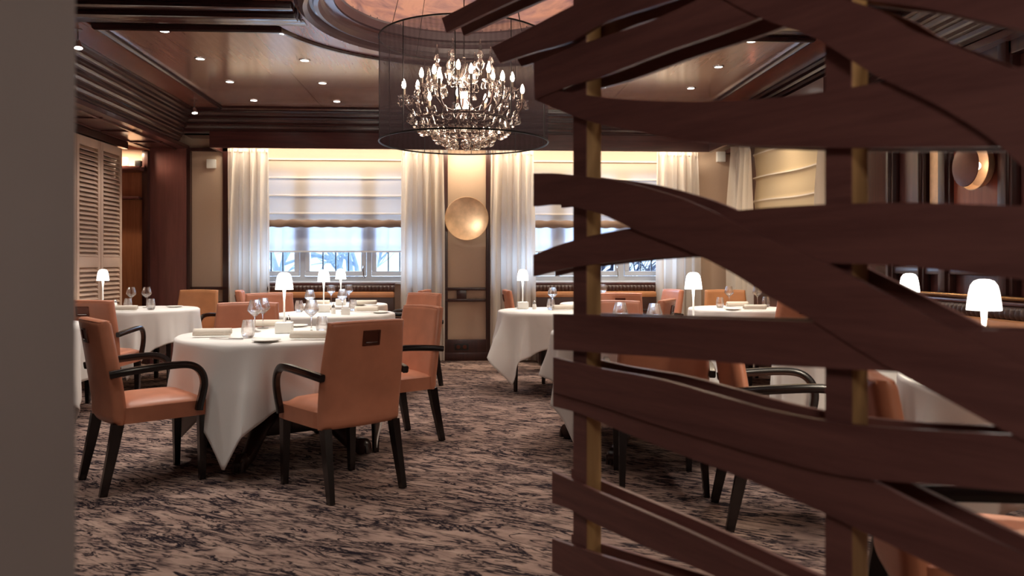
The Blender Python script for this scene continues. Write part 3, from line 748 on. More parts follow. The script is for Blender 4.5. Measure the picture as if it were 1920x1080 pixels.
# ------------------------------------------------------------------ furniture
def make_chair():
    root = thing('dining_chair', 'x', 'chair', group='orange leather dining chairs')
    def rb(w, y0, y1, z0, z1, crown, mat, name, bulge=.012):
        mb = MB(); mb.box((0, (y0 + y1) / 2, (z0 + z1) / 2), (w, y1 - y0, z1 - z0), 0, 0)
        bmesh.ops.subdivide_edges(mb.bm, edges=mb.bm.edges[:], cuts=5, use_grid_fill=True)
        for v in mb.bm.verts:
            fx = 2 * v.co.x / w; fy = (v.co.y - (y0 + y1) / 2) * 2 / (y1 - y0); fz = (v.co.z - (z0 + z1) / 2) * 2 / (z1 - z0)
            k = 1 - .035 * (max(abs(fx), 0) ** 6 + 0) * (abs(fz) ** 8)
            if fz > .9: v.co.z += crown * (1 - fx ** 4) * (1 - fy ** 4)
            c = (abs(fx) ** 10) * (abs(fy) ** 10); v.co.x *= 1 - .03 * c; v.co.y -= .012 * c * (1 if fy > 0 else -1)
            e = max(abs(fx), abs(fy)) ** 12 * (abs(fz) ** 8)
            v.co.z -= (.016 if fz > 0 else -.008) * e
        return mb.build(name, mat, root, ang=75)
    rb(.475, -.215, .255, .355, .462, .022, 'leather', 'seat')
    # backrest: slightly wrapped slab leaning back
    def wz(v): return .238 + .010 * math.sin(min(1, v * 1.1) * PI) - .014 * v
    def bp(u, v, side):
        x = (2 * u - 1); z = .36 + .55 * v; w = wz(v)
        yc = -.225 - .085 * max(0, v - .12) ** 1.15 + .028 * x * x
        ex = max(0, abs(x) - .86) / .14; ez = max(0, v - .95) / .05; ez2 = max(0, .03 - v) / .03
        t = .033 * math.sqrt(max(0.02, 1 - ex ** 2.5)) * math.sqrt(max(.05, 1 - .75 * ez ** 2.2)) * (1 - .4 * ez2)
        zz = z - .006 * x * x * v
        return Vector((x * w, yc + side * t, zz))
    mb = MB(); nu, nv = 28, 30
    us = [(.5 - .5 * math.cos(PI * i / nu)) * .35 + i / nu * .65 for i in range(nu + 1)]
    G = {}
    for sd in (-1, 1):
        for i in range(nu + 1):
            for j in range(nv + 1): G[sd, i, j] = mb.bm.verts.new(bp(us[i], 1 - (1 - j / nv) ** 1.5 if j > nv * .5 else j / nv * 1.2929, sd))
    for sd in (-1, 1):
        for i in range(nu):
            for j in range(nv): mb.bm.faces.new([G[sd, i, j], G[sd, i + 1, j], G[sd, i + 1, j + 1], G[sd, i, j + 1]])
    for i in range(nu):
        for j in (0, nv): mb.bm.faces.new([G[-1, i, j], G[-1, i + 1, j], G[1, i + 1, j], G[1, i, j]])
    for j in range(nv):
        for i in (0, nu): mb.bm.faces.new([G[-1, i, j], G[-1, i, j + 1], G[1, i, j + 1], G[1, i, j]])
    back = mb.build('backrest', 'leather', root, ang=70)
    mb = MB()
    for sd in (-1, 1): mb.tube([bp(.02 + .96 * k / 20, .985, sd * .96) for k in range(21)], .0045, 6)
    mb.build('piping', 'leather', back)
    h = MB(); pc = bp(.5, .835, -1)
    rx = Matrix.Rotation(.16, 3, 'X')
    for dx, dz, sx, sz in ((-.046, 0, .010, .078), (.046, 0, .010, .078), (0, .035, .10, .010), (0, -.035, .10, .010)):
        h.box(pc + rx @ Vector((dx, -.001, dz)), (sx, .010, sz), 0, .002, rot=rx)
    hd = h.build('handle', 'brown_metal', back)
    MB().box(pc + rx @ Vector((0, .0015, 0)), (.085, .006, .062), 0, 0, rot=rx).build('handle_plate', 'brown_metal', back)
    MB().box(pc + rx @ Vector((0, -.004, -.022)), (.07, .008, .006), 0, .002, rot=rx).build('handle_pull', 'steel', back)
    for s in (-1, 1):
        sec = [(-.5, -.5), (.5, -.5), (.5, .5), (-.5, .5)]
        mb = MB(); mb.sweep([(s * .205, .222, .375), (s * .207, .222, .2), (s * .208, .222, 0)], [(a * .046, b * .046) for a, b in sec], Vector((0, 1, 0)), True, [1, .86, .66]); mb.build('leg', 'black_wood', root)
        mb = MB(); mb.sweep([(s * .205, -.212, .362), (s * .208, -.232, .25), (s * .216, -.285, 0)], [(a * .042, b * .056) for a, b in sec], Vector((0, 1, 0)), True, [1, .9, .66]); mb.build('leg', 'black_wood', root)
        path = [(s * .250, -.262, .628), (s * .262, -.19, .638), (s * .272, -.08, .648), (s * .275, .04, .655), (s * .272, .12, .652), (s * .268, .170, .632), (s * .264, .203, .592), (s * .260, .214, .54), (s * .256, .206, .48), (s * .251, .195, .43), (s * .249, .190, .395)]
        # smooth
        P = [Vector(p) for p in path]; Q = []
        for i in range(len(P) - 1):
            p0, p1, p2, p3 = P[max(i - 1, 0)], P[i], P[i + 1], P[min(i + 2, len(P) - 1)]
            for k in range(4):
                t = k / 4; Q.append(.5 * ((2 * p1) + (p2 - p0) * t + (2 * p0 - 5 * p1 + 4 * p2 - p3) * t * t + (-p0 + 3 * p1 - 3 * p2 + p3) * t ** 3))
        Q.append(P[-1])
        o8 = [(-.019, -.012), (-.012, -.017), (.012, -.017), (.019, -.012), (.019, .012), (.012, .017), (-.012, .017), (-.019, .012)]
        mb = MB(); mb.sweep(Q, o8, Vector((1, 0, 0)))
        mb.build('armrest', 'black_wood', root, ang=50)
    return root
CHAIRS = {}
def chair(x, d, fx, fy, label):
    p = W(x, d); f = W(fx, fy)
    return place(make_chair, (p.x, p.y, 0), math.atan2(-f.x, f.y), label, 'orange leather dining chairs')
chair(-.935, 4.25, -.68, .733, 'orange leather armchair in the middle foreground, seen from behind')
chair(-2.03, 4.375, .75, .66, 'orange leather armchair at far left front, turned side on beside the grey wall')
chair(-.83, 5.29, -.77, -.64, 'orange armchair right of the front left table, facing left beside the aisle')
chair(-1.04, 7.60, -.62, -.78, 'orange armchair at the second left table, its back just behind the aisle chair')
chair(-1.95, 5.62, .12, -.99, 'orange armchair behind the front left table, facing the viewer')
chair(-2.32, 7.50, .30, -.95, 'orange armchair left of the middle left table, under the left curtain')
chair(-2.70, 8.62, .93, .25, 'small far armchair with bluish sheen at the left end of the window table')
chair(-1.24, 8.74, -.98, .12, 'small far armchair at the right end of the left window table')
chair(-3.50, 8.42, -.12, -.99, 'tan lit orange armchair behind the left side table, in front of the red pilaster')
chair(-3.42, 6.52, -.06, .99, 'reddish armchair at left edge with its back to the viewer, before the side table')
chair(.80, 4.32, .06, .998, 'orange armchair close behind the wooden divider, seen from behind between two slats')
chair(.80, 5.90, .05, -.998, 'orange armchair across the front right table, seen over the third long slat')
chair(1.07, 8.07, .0, 1.0, 'orange armchair with its back to the viewer at the right window table')
chair(1.56, 8.80, -.96, -.25, 'pinkish armchair side on before the blue lit right curtain')
chair(1.03, 6.58, -.9, .4, 'orange armchair between the front right table and the right curtain, facing left')
chair(.22, 8.72, .97, .1, 'small brown armchair at the left end of the right window table')
chair(2.36, 8.44, -.02, -.99, 'tan lit orange armchair behind the right side table in the window corner')
chair(2.38, 6.86, -.22, .97, 'orange armchair before the right side table, cut by the crossing slats')
chair(1.28, 3.70, .99, -.10, 'orange armchair side on behind the divider with two black arms showing')
chair(1.27, 2.12, .94, -.28, 'orange armchair nearest the divider on the right, its black arm at the right edge')

for o in [o for o in C.objects if o.get('category') == 'chair' and o['label'].startswith('tan ')]:
    for c in kids(o):
        for q in [c] + kids(c):
            if q.data.materials[0] == M['leather']: q.material_slots[0].link = 'OBJECT'; q.material_slots[0].material = M['leather_tan_and_lit']  # orange leather recoloured tan to carry the warm light on these chairs
def cloth(x, d, R, side, ac, label, seed=1, zt=.757, flare=.14, minz=.012):
    rnd = random.Random(seed); ph = [rnd.uniform(0, 6.28) for _ in range(8)]
    h = side / 2; f = W(math.cos(ac), math.sin(ac)); A = math.atan2(f.y, f.x)
    nA = 240; nf = 5; nh = 22
    mb = MB(); c = mb.bm.verts.new((0, 0, 0)); rings = []
    for j in range(1, nf + 1 + nh):
        ring = []
        for k in range(nA):
            th = 2 * PI * k / nA; q = (th - A + PI / 4) % (PI / 2) - PI / 4
            b = h / math.cos(PI / 4 - abs(q))        # distance to the square hem, corner at q = 0
            if j <= nf: r = R * (j / nf); z = 0; rr = r
            else:
                l = (b - R) * ((j - nf) / nh)
                cr = .016
                if l < cr * PI / 2: rr = R + cr * math.sin(l / cr); z = -cr * (1 - math.cos(l / cr))
                else:
                    m = l - cr * PI / 2
                    corner = math.exp(-(q / .24) ** 2); valley = math.exp(-((abs(q) - .40) / .09) ** 2)
                    mid = .55 * math.cos(6 * q * 1.9 + ph[0]) * (1 - corner)
                    fold = flare * (.60 + .20 * corner - .95 * valley + .75 * mid + .30 * math.sin(5 * th + ph[1]) + .62 * (1 - 2 * abs(math.sin(5.5 * th + ph[2])) ** .8) * min(1, m / .12) + .20 * math.sin(17 * th + ph[3]))
                    fold = max(fold, -.05)
                    g = min(1, m / .25)
                    rr = R + cr + m * fold * (.5 + .5 * g)
                    z = -cr - m * math.sqrt(max(.5, 1 - min(.6, fold) ** 2))
            z = max(z, -zt + minz)
            ring.append(mb.bm.verts.new((rr * math.cos(th), rr * math.sin(th), z)))
        rings.append(ring)
    for k in range(nA): mb.bm.faces.new([c, rings[0][k], rings[0][(k + 1) % nA]])
    for a, b in zip(rings, rings[1:]):
        for k in range(nA): mb.bm.faces.new([a[k], a[(k + 1) % nA], b[(k + 1) % nA], b[k]])
    o = mb.build('tablecloth', 'cloth', None, ang=70, thick=.002)
    p = W(x, d); o.location = (p.x, p.y, zt); return tag(o, label, 'tablecloth', 'white tablecloths')
def pedestal(x, d, R, ang, label):
    p = W(x, d); root = thing('round_table', label, 'table', (p.x, p.y, 0), ang, 'cloth covered tables')
    MB().lathe([(0, .715), (R - .03, .715), (R - .012, .722), (R - .012, .742), (R - .02, .75), (0, .75)], 48).build('tabletop', 'ped', root)
    MB().lathe([(0, .2), (.12, .2), (.13, .25), (.09, .29), (.075, .34), (.10, .42), (.085, .5), (.06, .58), (.09, .66), (.2, .70), (.2, .715), (0, .715)], 24).build('column', 'ped', root)
    MB().box((0, 0, .20), (.34, .34, .12), 0, .02).build('plinth', 'ped', root)
    for k in range(4):
        a = PI / 2 * k + PI / 4; dx, dy = math.cos(a), math.sin(a)
        pts = [(dx * .10, dy * .10, .26), (dx * .20, dy * .20, .265), (dx * .30, dy * .30, .22), (dx * .38, dy * .38, .14), (dx * .45, dy * .45, .075), (dx * .52, dy * .52, .05)]
        sec = [(.032 * math.cos(t) * (1.3 if abs(math.cos(t)) > .5 else 1), .048 * math.sin(t)) for t in [2 * PI * i / 10 for i in range(10)]]
        leg = MB().sweep(pts, sec, scale=[1.1, 1.25, 1.2, 1.05, .95, .9]).build('leg', 'ped', root)
        mb = MB(); mb.lathe([(0, -.038), (.03, -.036), (.052, -.02), (.055, 0), (.052, .02), (.03, .036), (0, .038)], 16, (dx * .525, dy * .525, .056), (-dy, dx, 0))
        for q in (-.022, 0, .022): mb.tube([(dx * .50 - dy * q, dy * .50 + dx * q, .09), (dx * .565 - dy * q, dy * .565 + dx * q, .06), (dx * .57 - dy * q, dy * .57 + dx * q, .014)], .014, 6)
        mb.build('claw_foot', 'ped', leg)
    return root
def legged(x, d, R, ang, label, half=.27):
    p = W(x, d); root = thing('round_table', label, 'table', (p.x, p.y, 0), ang, 'cloth covered tables')
    MB().lathe([(0, .715), (R - .03, .715), (R - .012, .722), (R - .012, .742), (R - .02, .75), (0, .75)], 40).build('tabletop', 'ped', root)
    MB().box((0, 0, .675), (2 * half + .02, 2 * half + .02, .08), 0, .006).build('apron', 'ped', root)
    for sx in (-1, 1):
        for sy in (-1, 1): MB().sweep([(sx * half, sy * half, .715), (sx * half, sy * half, 0)], [(-.024, -.024), (.024, -.024), (.024, .024), (-.024, .024)], Vector((0, 1, 0)), True, [1, .55]).build('leg', 'black_wood', root)
    return root
ZT = .759
def deg(a): return math.radians(a)
T = {1: (-1.46, 4.94, .60), 2: (-1.576, 7.0, .51), 3: (-1.84, 8.55, .46), 4: (-3.62, 7.70, .50), 5: (-3.62, 5.72, .42), 6: (.41, 7.43, .53), 7: (.85, 5.12, .58), 8: (.99, 8.74, .44), 9: (2.25, 7.80, .47), 10: (2.10, 4.55, .54), 11: (2.06, 2.98, .52)}
TL = {1: 'front left table with claw feet', 2: 'second left table, behind the front left one', 3: 'table under the left window', 4: 'side table by the louvred screen', 5: 'table half hidden by the grey wall end',
      6: 'table right of the aisle with straight black legs', 7: 'front right table behind the divider', 8: 'table under the right window', 9: 'side table in the right window corner', 10: 'lamp lit table behind the second divider post', 11: 'nearest table at the right edge'}
w45 = lambda a: math.atan2(W(math.cos(a), math.sin(a)).y, W(math.cos(a), math.sin(a)).x)
pedestal(T[1][0], T[1][1] + .08, T[1][2], w45(math.atan2(-.5, -.09)) - PI / 4, 'dark carved pedestal table with four claw feet under the front left cloth')
pedestal(T[7][0], T[7][1], T[7][2], w45(.3), 'pedestal table under the front right cloth behind the divider')
legged(*T[2], .3, 'round table under the cloth of the second left place, behind the front left table')
legged(*T[3], .0, 'table under the cloth beneath the left window', .24)
legged(*T[4], .2, 'round table under the cloth beside the louvred screen')
legged(*T[5], .2, 'round table under the cloth half hidden by the grey wall end', .22)
legged(*T[6], math.atan2(.47, .28) - YAW, 'round table on tapered black legs right of the aisle', .275)
legged(*T[8], .0, 'table under the cloth beneath the right window', .22)
legged(*T[9], .1, 'round table under the cloth in the right window corner', .25)
legged(*T[10], .3, 'round table under the cloth behind the second divider post')
legged(*T[11], .3, 'round table under the cloth at the right edge')
cloth(*T[1], 1.86, math.atan2(-.58, -.11), 'white tablecloth on the front left table, a corner falling nearly to the carpet', 11)
cloth(*T[2], 1.5, 1.0, 'white tablecloth on the second left table, behind the front one', 12)
cloth(*T[3], 1.3, .78, 'white tablecloth on the table under the left window', 13)
cloth(*T[4], 1.62, .2, 'white tablecloth with long straight folds on the side table by the louvred screen', 14)
cloth(*T[5], 1.62, -.1, 'sliver of white tablecloth hanging beside the grey wall end', 15, flare=.16)
cloth(*T[6], 1.70, math.atan2(-.44, -.51), 'white tablecloth with drooping corners on the straight legged table right of the aisle', 16, flare=.24)
cloth(*T[7], 1.80, math.atan2(-.42, -.52), 'white tablecloth on the front right table, showing left of the divider post', 17, flare=.17)
cloth(*T[8], 1.3, .78, 'white tablecloth on the table under the right window', 18)
cloth(*T[9], 1.45, .5, 'white tablecloth in the right window corner, below the tan lit chair', 19)
cloth(*T[10], 1.8, -1.9, 'white tablecloth seen through black chair arms behind the divider', 20)
cloth(*T[11], 1.7, -2.8, 'white tablecloth nearest at the right edge, behind the long slats', 21)

# tableware
def make_lamp():
    root = thing('table_lamp', 'x', 'table lamp', group='white cordless table lamps')
    MB().box((0, 0, .034), (.105, .105, .066), 0, .006).build('base', 'white', root)
    MB().lathe([(.006, .066), (.006, .2), (.011, .285), (.011, .30), (0, .30)], 12).build('stem', 'lampstem', root)
    MB().lathe([(.056, .275), (.0535, .30), (.049, .335), (.043, .362), (.032, .378), (.017, .384), (0, .385)], 32).build('shade', 'lampshade', root)
    return root
def make_wine():
    root = thing('wine_glass', 'x', 'wine glass', group='stemmed wine glasses')
    MB().lathe([(.0, .002), (.036, .002), (.038, .004), (.010, .008), (.0045, .014), (.0042, .085), (.008, .098), (.030, .118), (.046, .136), (.047, .146), (.031, .205), (.0295, .205), (.0455, .146), (.0445, .138), (.028, .121), (.006, .105), (0, .104)], 28).build('bowl', 'glass', root)
    return root
def make_tumbler():
    root = thing('water_glass', 'x', 'water glass', group='stemless water glasses')
    MB().lathe([(0, 0), (.026, 0), (.034, .01), (.040, .035), (.038, .06), (.029, .105), (.0275, .105), (.0365, .06), (.0385, .035), (.032, .014), (.02, .009), (0, .008)], 28).build('bowl', 'glass', root)
    return root
def make_plate():
    root = thing('side_plate', 'x', 'plate', group='white side plates')
    MB().lathe([(0, .004), (.05, .004), (.062, .010), (.080, .014), (.080, .011), (.06, .004), (.045, 0), (0, 0)], 36).build('dish', 'porcelain', root)
    return root
def make_napkin():
    root = thing('rolled_napkin', 'x', 'napkin', group='rolled cloth napkins')
    def fn(u, v):
        a = -v * 2 * PI * 1.85; r = .012 + .0085 * v * 1.85
        zz = .028 + r * math.sin(a - 1.2) * .92
        if v > .9: zz = max(.004, zz - (v - .9) * .04)
        return ((u - .5) * .215 + .003 * math.sin(v * 9), r * math.cos(a - 1.2) * 1.05, max(.001, zz))
    MB().grid(fn, 10, 50).build('roll', 'napkin', root, ang=70, thick=.003)
    return root
def make_shaker():
    root = thing('salt_shaker', 'x', 'salt shaker', group='small glass and steel shakers')
    MB().lathe([(0, 0), (.020, 0), (.021, .03), (.016, .048), (.013, .052), (0, .052)], 16).build('body', 'porcelain', root)
    MB().lathe([(.014, .050), (.015, .062), (.010, .074), (.004, .080), (.005, .086), (0, .090)], 16).build('cap', 'steel', root)
    return root
def make_knife():
    root = thing('knife', 'x', 'cutlery', group='steel table knives')
    MB().box((0, -.06, .004), (.012, .09, .006), 0, .002).build('grip', 'steel', root)
    MB().box((0, .045, .003), (.018, .125, .002), 0, 0, 1).build('blade', 'steel', root)
    return root
def make_card():
    root = thing('menu_card', 'x', 'card')
    MB().box((0, 0, .028), (.075, .02, .056), 0, .003).build('card', 'porcelain', root)
    return root
GR = {make_lamp: 'white cordless table lamps', make_wine: 'stemmed wine glasses', make_tumbler: 'stemless water glasses', make_plate: 'white side plates', make_napkin: 'rolled cloth napkins', make_shaker: 'small glass and steel shakers', make_knife: 'steel table knives', make_card: None}
def put(mk, px, py, label, rz=0, z=ZT, tab=None):     # stands on the table plane under that sight line, kept inside the table top
    p = atZ(px, py, z)
    if tab:
        x, d, R = T[tab]; c = W(x, d); v = Vector((p.x - c.x, p.y - c.y)); lim = R - .07
        if v.length > lim: v = v * lim / v.length; p = Vector((c.x + v.x, c.y + v.y, z))
    return place(mk, (p.x, p.y, z), rz, label, GR[mk])
L, G, U, P, N, S, K = make_lamp, make_wine, make_tumbler, make_plate, make_napkin, make_shaker, make_knife
put(L, 533, 624, 'white table lamp in the middle of the front left table', .1, tab=1)
put(L, 607, 585, 'white table lamp on the second left table, left of the smaller far lamp', .2, tab=2)
put(L, 639, 572, 'small far white lamp on the table under the left window', .1, tab=3)
put(L, 193, 579, 'white table lamp in front of the louvred screen', .1, tab=4)
put(L, 980, 579, 'white table lamp on the table right of the aisle, before the curtain', .05, tab=6)
put(L, 1300, 622, 'white table lamp in the gap over the third slat, before the tan curtain', .1, tab=7)
put(L, 1705, 637, 'white table lamp glowing behind the crossing slats, left of the larger one', .1, tab=10)
LB = put(L, 1845, 726, 'largest white table lamp at the right, below the round sconce', .1, tab=11)
# front left table
put(G, 478, 622, 'nearer wine glass of the pair left of the front table lamp', tab=1)
put(G, 493, 616, 'farther wine glass of the pair left of the front table lamp', tab=1)
put(U, 465, 633, 'water glass left of the small plate on the front left table', tab=1)
put(G, 584, 622, 'wine glass right of the lamp on the front left table', tab=1)
put(U, 604, 624, 'water glass on the front left table beside the foreground chair back', tab=1)
put(P, 499, 641, 'small white plate at the front edge of the front left table', tab=1)
put(P, 556, 612, 'white plate behind the lamp on the front left table', tab=1)
put(N, 398, 632, 'rolled white napkin at the left edge of the front left table', .12, tab=1)
put(N, 580, 637, 'rolled white napkin right of the lamp, touching the foreground chair', -.08, tab=1)
put(N, 500, 613, 'rolled white napkin at the back of the front left table behind glasses', .0, tab=1)
put(S, 541, 615, 'small shaker just behind the lamp on the front left table', tab=1)
put(K, 425, 636, 'steel knife beside the left napkin on the front left table', 1.3, tab=1)
# second left table
put(G, 581, 587, 'wine glass at the left of the second left table', tab=2)
put(U, 561, 585, 'water glass at the far left side of the second left table', tab=2)
put(G, 642, 584, 'wine glass in the middle of the second left table', tab=2)
put(U, 662, 583, 'water glass right of the middle wine glass on the second left table', tab=2)
put(N, 688, 585, 'cream rolled napkin at the right of the second left table', -.1, tab=2)
put(P, 714, 587, 'white plate at the right rim of the second left table', tab=2)
put(S, 625, 588, 'shaker right of the lamp on the second left table', tab=2)
put(N, 585, 580, 'rolled napkin left of the lamp on the second left table', .1, tab=2)
put(make_card, 648, 590, 'small white card in front of the wine glass on the second left table', .1, tab=2)
# window table left
put(G, 621, 569, 'far wine glass left of the small far lamp', tab=3)
put(G, 654, 568, 'far wine glass right of the small far lamp', tab=3)
put(N, 687, 572, 'bluish rolled napkin on the right of the left window table', 0, tab=3)
put(N, 598, 572, 'bluish rolled napkin on the left of the left window table', 0, tab=3)
put(P, 684, 574, 'plate under the bluish napkin side of the left window table', 0, tab=3)
# louvred side table
put(G, 246, 577, 'left wine glass on the side table by the louvred screen', tab=4)
put(G, 275, 577, 'right wine glass on the side table by the louvred screen', tab=4)
put(U, 240, 580, 'left water glass on the side table by the louvred screen', tab=4)
put(U, 283, 581, 'right water glass on the side table by the louvred screen', tab=4)
put(S, 216, 577, 'shaker between lamp and glasses on the side table by the screen', tab=4)
put(N, 228, 584, 'rolled napkin at the front of the side table by the louvred screen', .15, tab=4)
put(P, 327, 576, 'white plate at the right rim of the side table by the screen', tab=4)
# right of the aisle
put(S, 1002, 580, 'shaker right of the lamp on the straight legged table', tab=6)
put(G, 1036, 578, 'wine glass on the straight legged table right of the aisle', tab=6)
put(U, 1033, 581, 'water glass before the wine glass on the straight legged table', tab=6)
put(N, 1058, 582, 'rolled napkin beside the divider post on the straight legged table', .1, tab=6)
# front right table
put(G, 1163, 631, 'wine glass left of two showing over the third long slat', tab=7)
put(G, 1231, 637, 'wine glass right of two showing over the third long slat', tab=7)
put(U, 1141, 640, 'rim of a water glass peeping over the third long slat by the post', tab=7)
put(S, 1270, 632, 'shaker top peeping over the slat left of the lamp', tab=7)
# window table right
put(G, 1130, 567, 'far wine glass right beside the first divider post', tab=8)
put(make_card, 1139, 566, 'small white card by the far wine glass on the right window table', .0, tab=8)
put(N, 1165, 569, 'folded white napkin on the right window table beyond the orange chair', 1.2, tab=8)
# right corner table
put(U, 1350, 577, 'water glass at the left of the right corner table', tab=9)
put(G, 1367, 574, 'left wine glass on the right corner table before the tan lit chair', tab=9)
put(G, 1422, 574, 'right wine glass on the right corner table against the dark slat', tab=9)
put(U, 1436, 576, 'water glass at the right of the corner table beside the orange chair', tab=9)
put(P, 1370, 583, 'white plate at the front of the right corner table', tab=9)
put(N, 1382, 575, 'rolled napkin at the back of the right corner table', 0, tab=9)
put(N, 1418, 582, 'rolled napkin at the front right of the right corner table', 0, tab=9)
put(U, 1905, 712, 'water glass at the right edge beside the largest lamp', tab=11)
put(U, 1812, 655, 'small glass rim left of the largest lamp, above the slat', tab=10)

# ------------------------------------------------------------------ room divider
D1 = 2.25; PH = math.radians(56.5); PS = .057
tx, td = math.cos(PH), -math.sin(PH)
base = W((1101 - 960) / FP * D1, D1); tv = W(tx, td); rzD = math.atan2(tv.y, tv.x)
root = thing('room_divider', 'dark wooden divider of curved crossing slats on square posts', 'room divider', base, rzD)
RM = Matrix.Translation(base) @ Matrix.Rotation(rzD, 4, 'Z'); RI = RM.inverted()
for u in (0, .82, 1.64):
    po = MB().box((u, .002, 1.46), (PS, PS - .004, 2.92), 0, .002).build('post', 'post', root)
    MB().box((u, -PS / 2 + .002, 1.46), (PS, .004, 2.92)).build('post_front_shade', 'slat', po)  # added dark strip keeps the post front looking shaded
TH = .013
def loc_at(px, py, yl):
    o = RI @ Vector((0, 0, HC)); q = RI.to_3x3() @ ray(px, py)
    t = (yl - o.y) / q.y; return o + q * t
def cr(pts, n):
    P = [Vector(p) for p in pts]; L = [0]
    for a, b in zip(P, P[1:]): L.append(L[-1] + (b - a).length)
    out = []
    for k in range(n + 1):
        s = L[-1] * k / n; i = 0
        while i < len(P) - 2 and L[i + 1] < s: i += 1
        t = (s - L[i]) / max(1e-9, L[i + 1] - L[i])
        def tan(j):
            if j == 0: return (P[1] - P[0]).normalized()
            if j == len(P) - 1: return (P[-1] - P[-2]).normalized()
            a, b = P[j] - P[j - 1], P[j + 1] - P[j]
            return (a / a.length * b.length + b / b.length * a.length).normalized()
        h = (P[i + 1] - P[i]).length; m0, m1 = tan(i) * h, tan(i + 1) * h
        out.append(P[i] * (2 * t ** 3 - 3 * t * t + 1) + m0 * (t ** 3 - 2 * t * t + t) + P[i + 1] * (3 * t * t - 2 * t ** 3) + m1 * (t ** 3 - t * t))
    return out
def slat(top, bot, lev, both=True, ext=True):
    yf = -PS / 2 - TH - .001 - .0055 * lev
    def conv(pl):
        q = []
        for px, py in pl:
            v = loc_at(px, py, yf); q.append((v.x, min(v.z, 2.9)))
        if ext:
            (xa, za), (xb, zb) = q[-2], q[-1]
            if xb < 1.72: s = (zb - za) / (xb - xa); q.append((1.72, zb + s * .75 * (1.72 - xb)))
        return cr([(x, z) for x, z in q], 64)
    Tt, Bb = conv(top), conv(bot)
    for k, y in enumerate((yf, PS / 2 + .001 + .0055 * lev) if both else (yf,)):
        mb = MB(); A = []
        for t, b in zip(Tt, Bb): A.append([mb.bm.verts.new((t.x, y, t.y)), mb.bm.verts.new((t.x, y + TH, t.y)), mb.bm.verts.new((b.x, y + TH, b.y)), mb.bm.verts.new((b.x, y, b.y))])
        for a, b in zip(A, A[1:]):
            for i in range(4): mb.bm.faces.new([a[i], a[(i + 1) % 4], b[(i + 1) % 4], b[i]])
        mb.bm.faces.new(A[0]); mb.bm.faces.new(A[-1][::-1])
        mb.build('slat', 'slat', root, ang=30)
# upper fan
slat([(828, 34), (880, 7), (960, -34), (1060, -85)], [(837, 61), (900, 30), (965, 0), (1065, -45)], 0, True, False)
slat([(921, 89), (1000, 49), (1070, 12), (1160, -30), (1300, -90)], [(938, 118), (1000, 98), (1075, 75), (1128, 45), (1220, 13), (1340, -25)], 1, True, False)
slat([(1000, 118), (1075, 88), (1128, 70), (1208, 44), (1290, 8), (1400, -50), (1560, -150)], [(1003, 187), (1052, 166), (1127, 143), (1240, 100), (1425, 33), (1560, -30), (1700, -100)], 2, True, False)
slat([(1300, -60), (1420, -35), (1560, -8), (1663, 28), (1700, 52), (1780, 83), (1920, 137)], [(1330, -18), (1425, 33), (1522, 69), (1640, 140), (1780, 210), (1860, 262), (1925, 320)], 3)
slat([(1500, -90), (1640, -60), (1780, -45), (1920, -35)], [(1520, -20), (1638, 2), (1720, 12), (1828, 36), (1925, 58)], 0)
slat([(1002, 166), (1060, 172), (1127, 182), (1250, 190), (1345, 190), (1461, 183), (1553, 171), (1675, 150), (1800, 132), (1920, 125)],
     [(1003, 187), (1040, 203), (1100, 226), (1200, 247), (1290, 264), (1400, 273), (1560, 277), (1740, 277), (1925, 275)], 1)
# A
slat([(1000, 325), (1040, 325), (1100, 332), (1160, 340), (1233, 358), (1283, 374), (1333, 396), (1417, 437), (1550, 495), (1640, 541), (1787, 618), (1925, 688)],
     [(1000, 387), (1040, 384), (1075, 388), (1128, 402), (1184, 428), (1316, 482), (1395, 525), (1440, 555), (1525, 602), (1600, 650), (1680, 697), (1790, 757), (1872, 802), (1925, 828)], 3)
# B
slat([(1000, 478), (1040, 462), (1100, 444), (1184, 427), (1270, 409), (1360, 397), (1433, 390), (1553, 383), (1700, 380), (1925, 386)],
     [(1000, 518), (1036, 509), (1075, 501), (1128, 494), (1200, 486), (1316, 481), (1430, 486), (1550, 493), (1683, 498), (1780, 508), (1925, 525)], 1)
# C
slat([(1037, 589), (1100, 590), (1200, 593), (1300, 596), (1400, 599), (1525, 603), (1650, 609), (1787, 617), (1925, 621)],
     [(1038, 656), (1075, 658), (1127, 662), (1300, 674), (1400, 683), (1548, 690), (1683, 698), (1800, 706), (1925, 716)], 2)
# D pair
slat([(1037, 670), (1122, 690), (1244, 713), (1346, 742), (1448, 770), (1560, 791), (1627, 799), (1760, 808), (1925, 817)],
     [(1037, 735), (1122, 760), (1244, 800), (1346, 830), (1448, 860), (1560, 888), (1640, 900), (1702, 905), (1800, 913), (1925, 924)], 2)
slat([(1037, 685), (1122, 710), (1244, 750), (1346, 788), (1448, 826), (1560, 870), (1640, 904), (1700, 935), (1800, 985), (1925, 1044)],
     [(1037, 762), (1073, 771), (1175, 813), (1285, 856), (1367, 886), (1460, 924), (1545, 962), (1627, 1001), (1750, 1061), (1900, 1135)], 0)
# E
slat([(1035, 884), (1094, 911), (1163, 941), (1293, 998), (1432, 1064), (1560, 1125)], [(1035, 943), (1071, 956), (1094, 970), (1183, 1013), (1293, 1060), (1400, 1106), (1520, 1160)], 0)
slat([(1035, 1010), (1071, 1023), (1123, 1040), (1250, 1080), (1400, 1128)], [(1035, 1072), (1071, 1085), (1123, 1102), (1250, 1146), (1380, 1195)], 0)

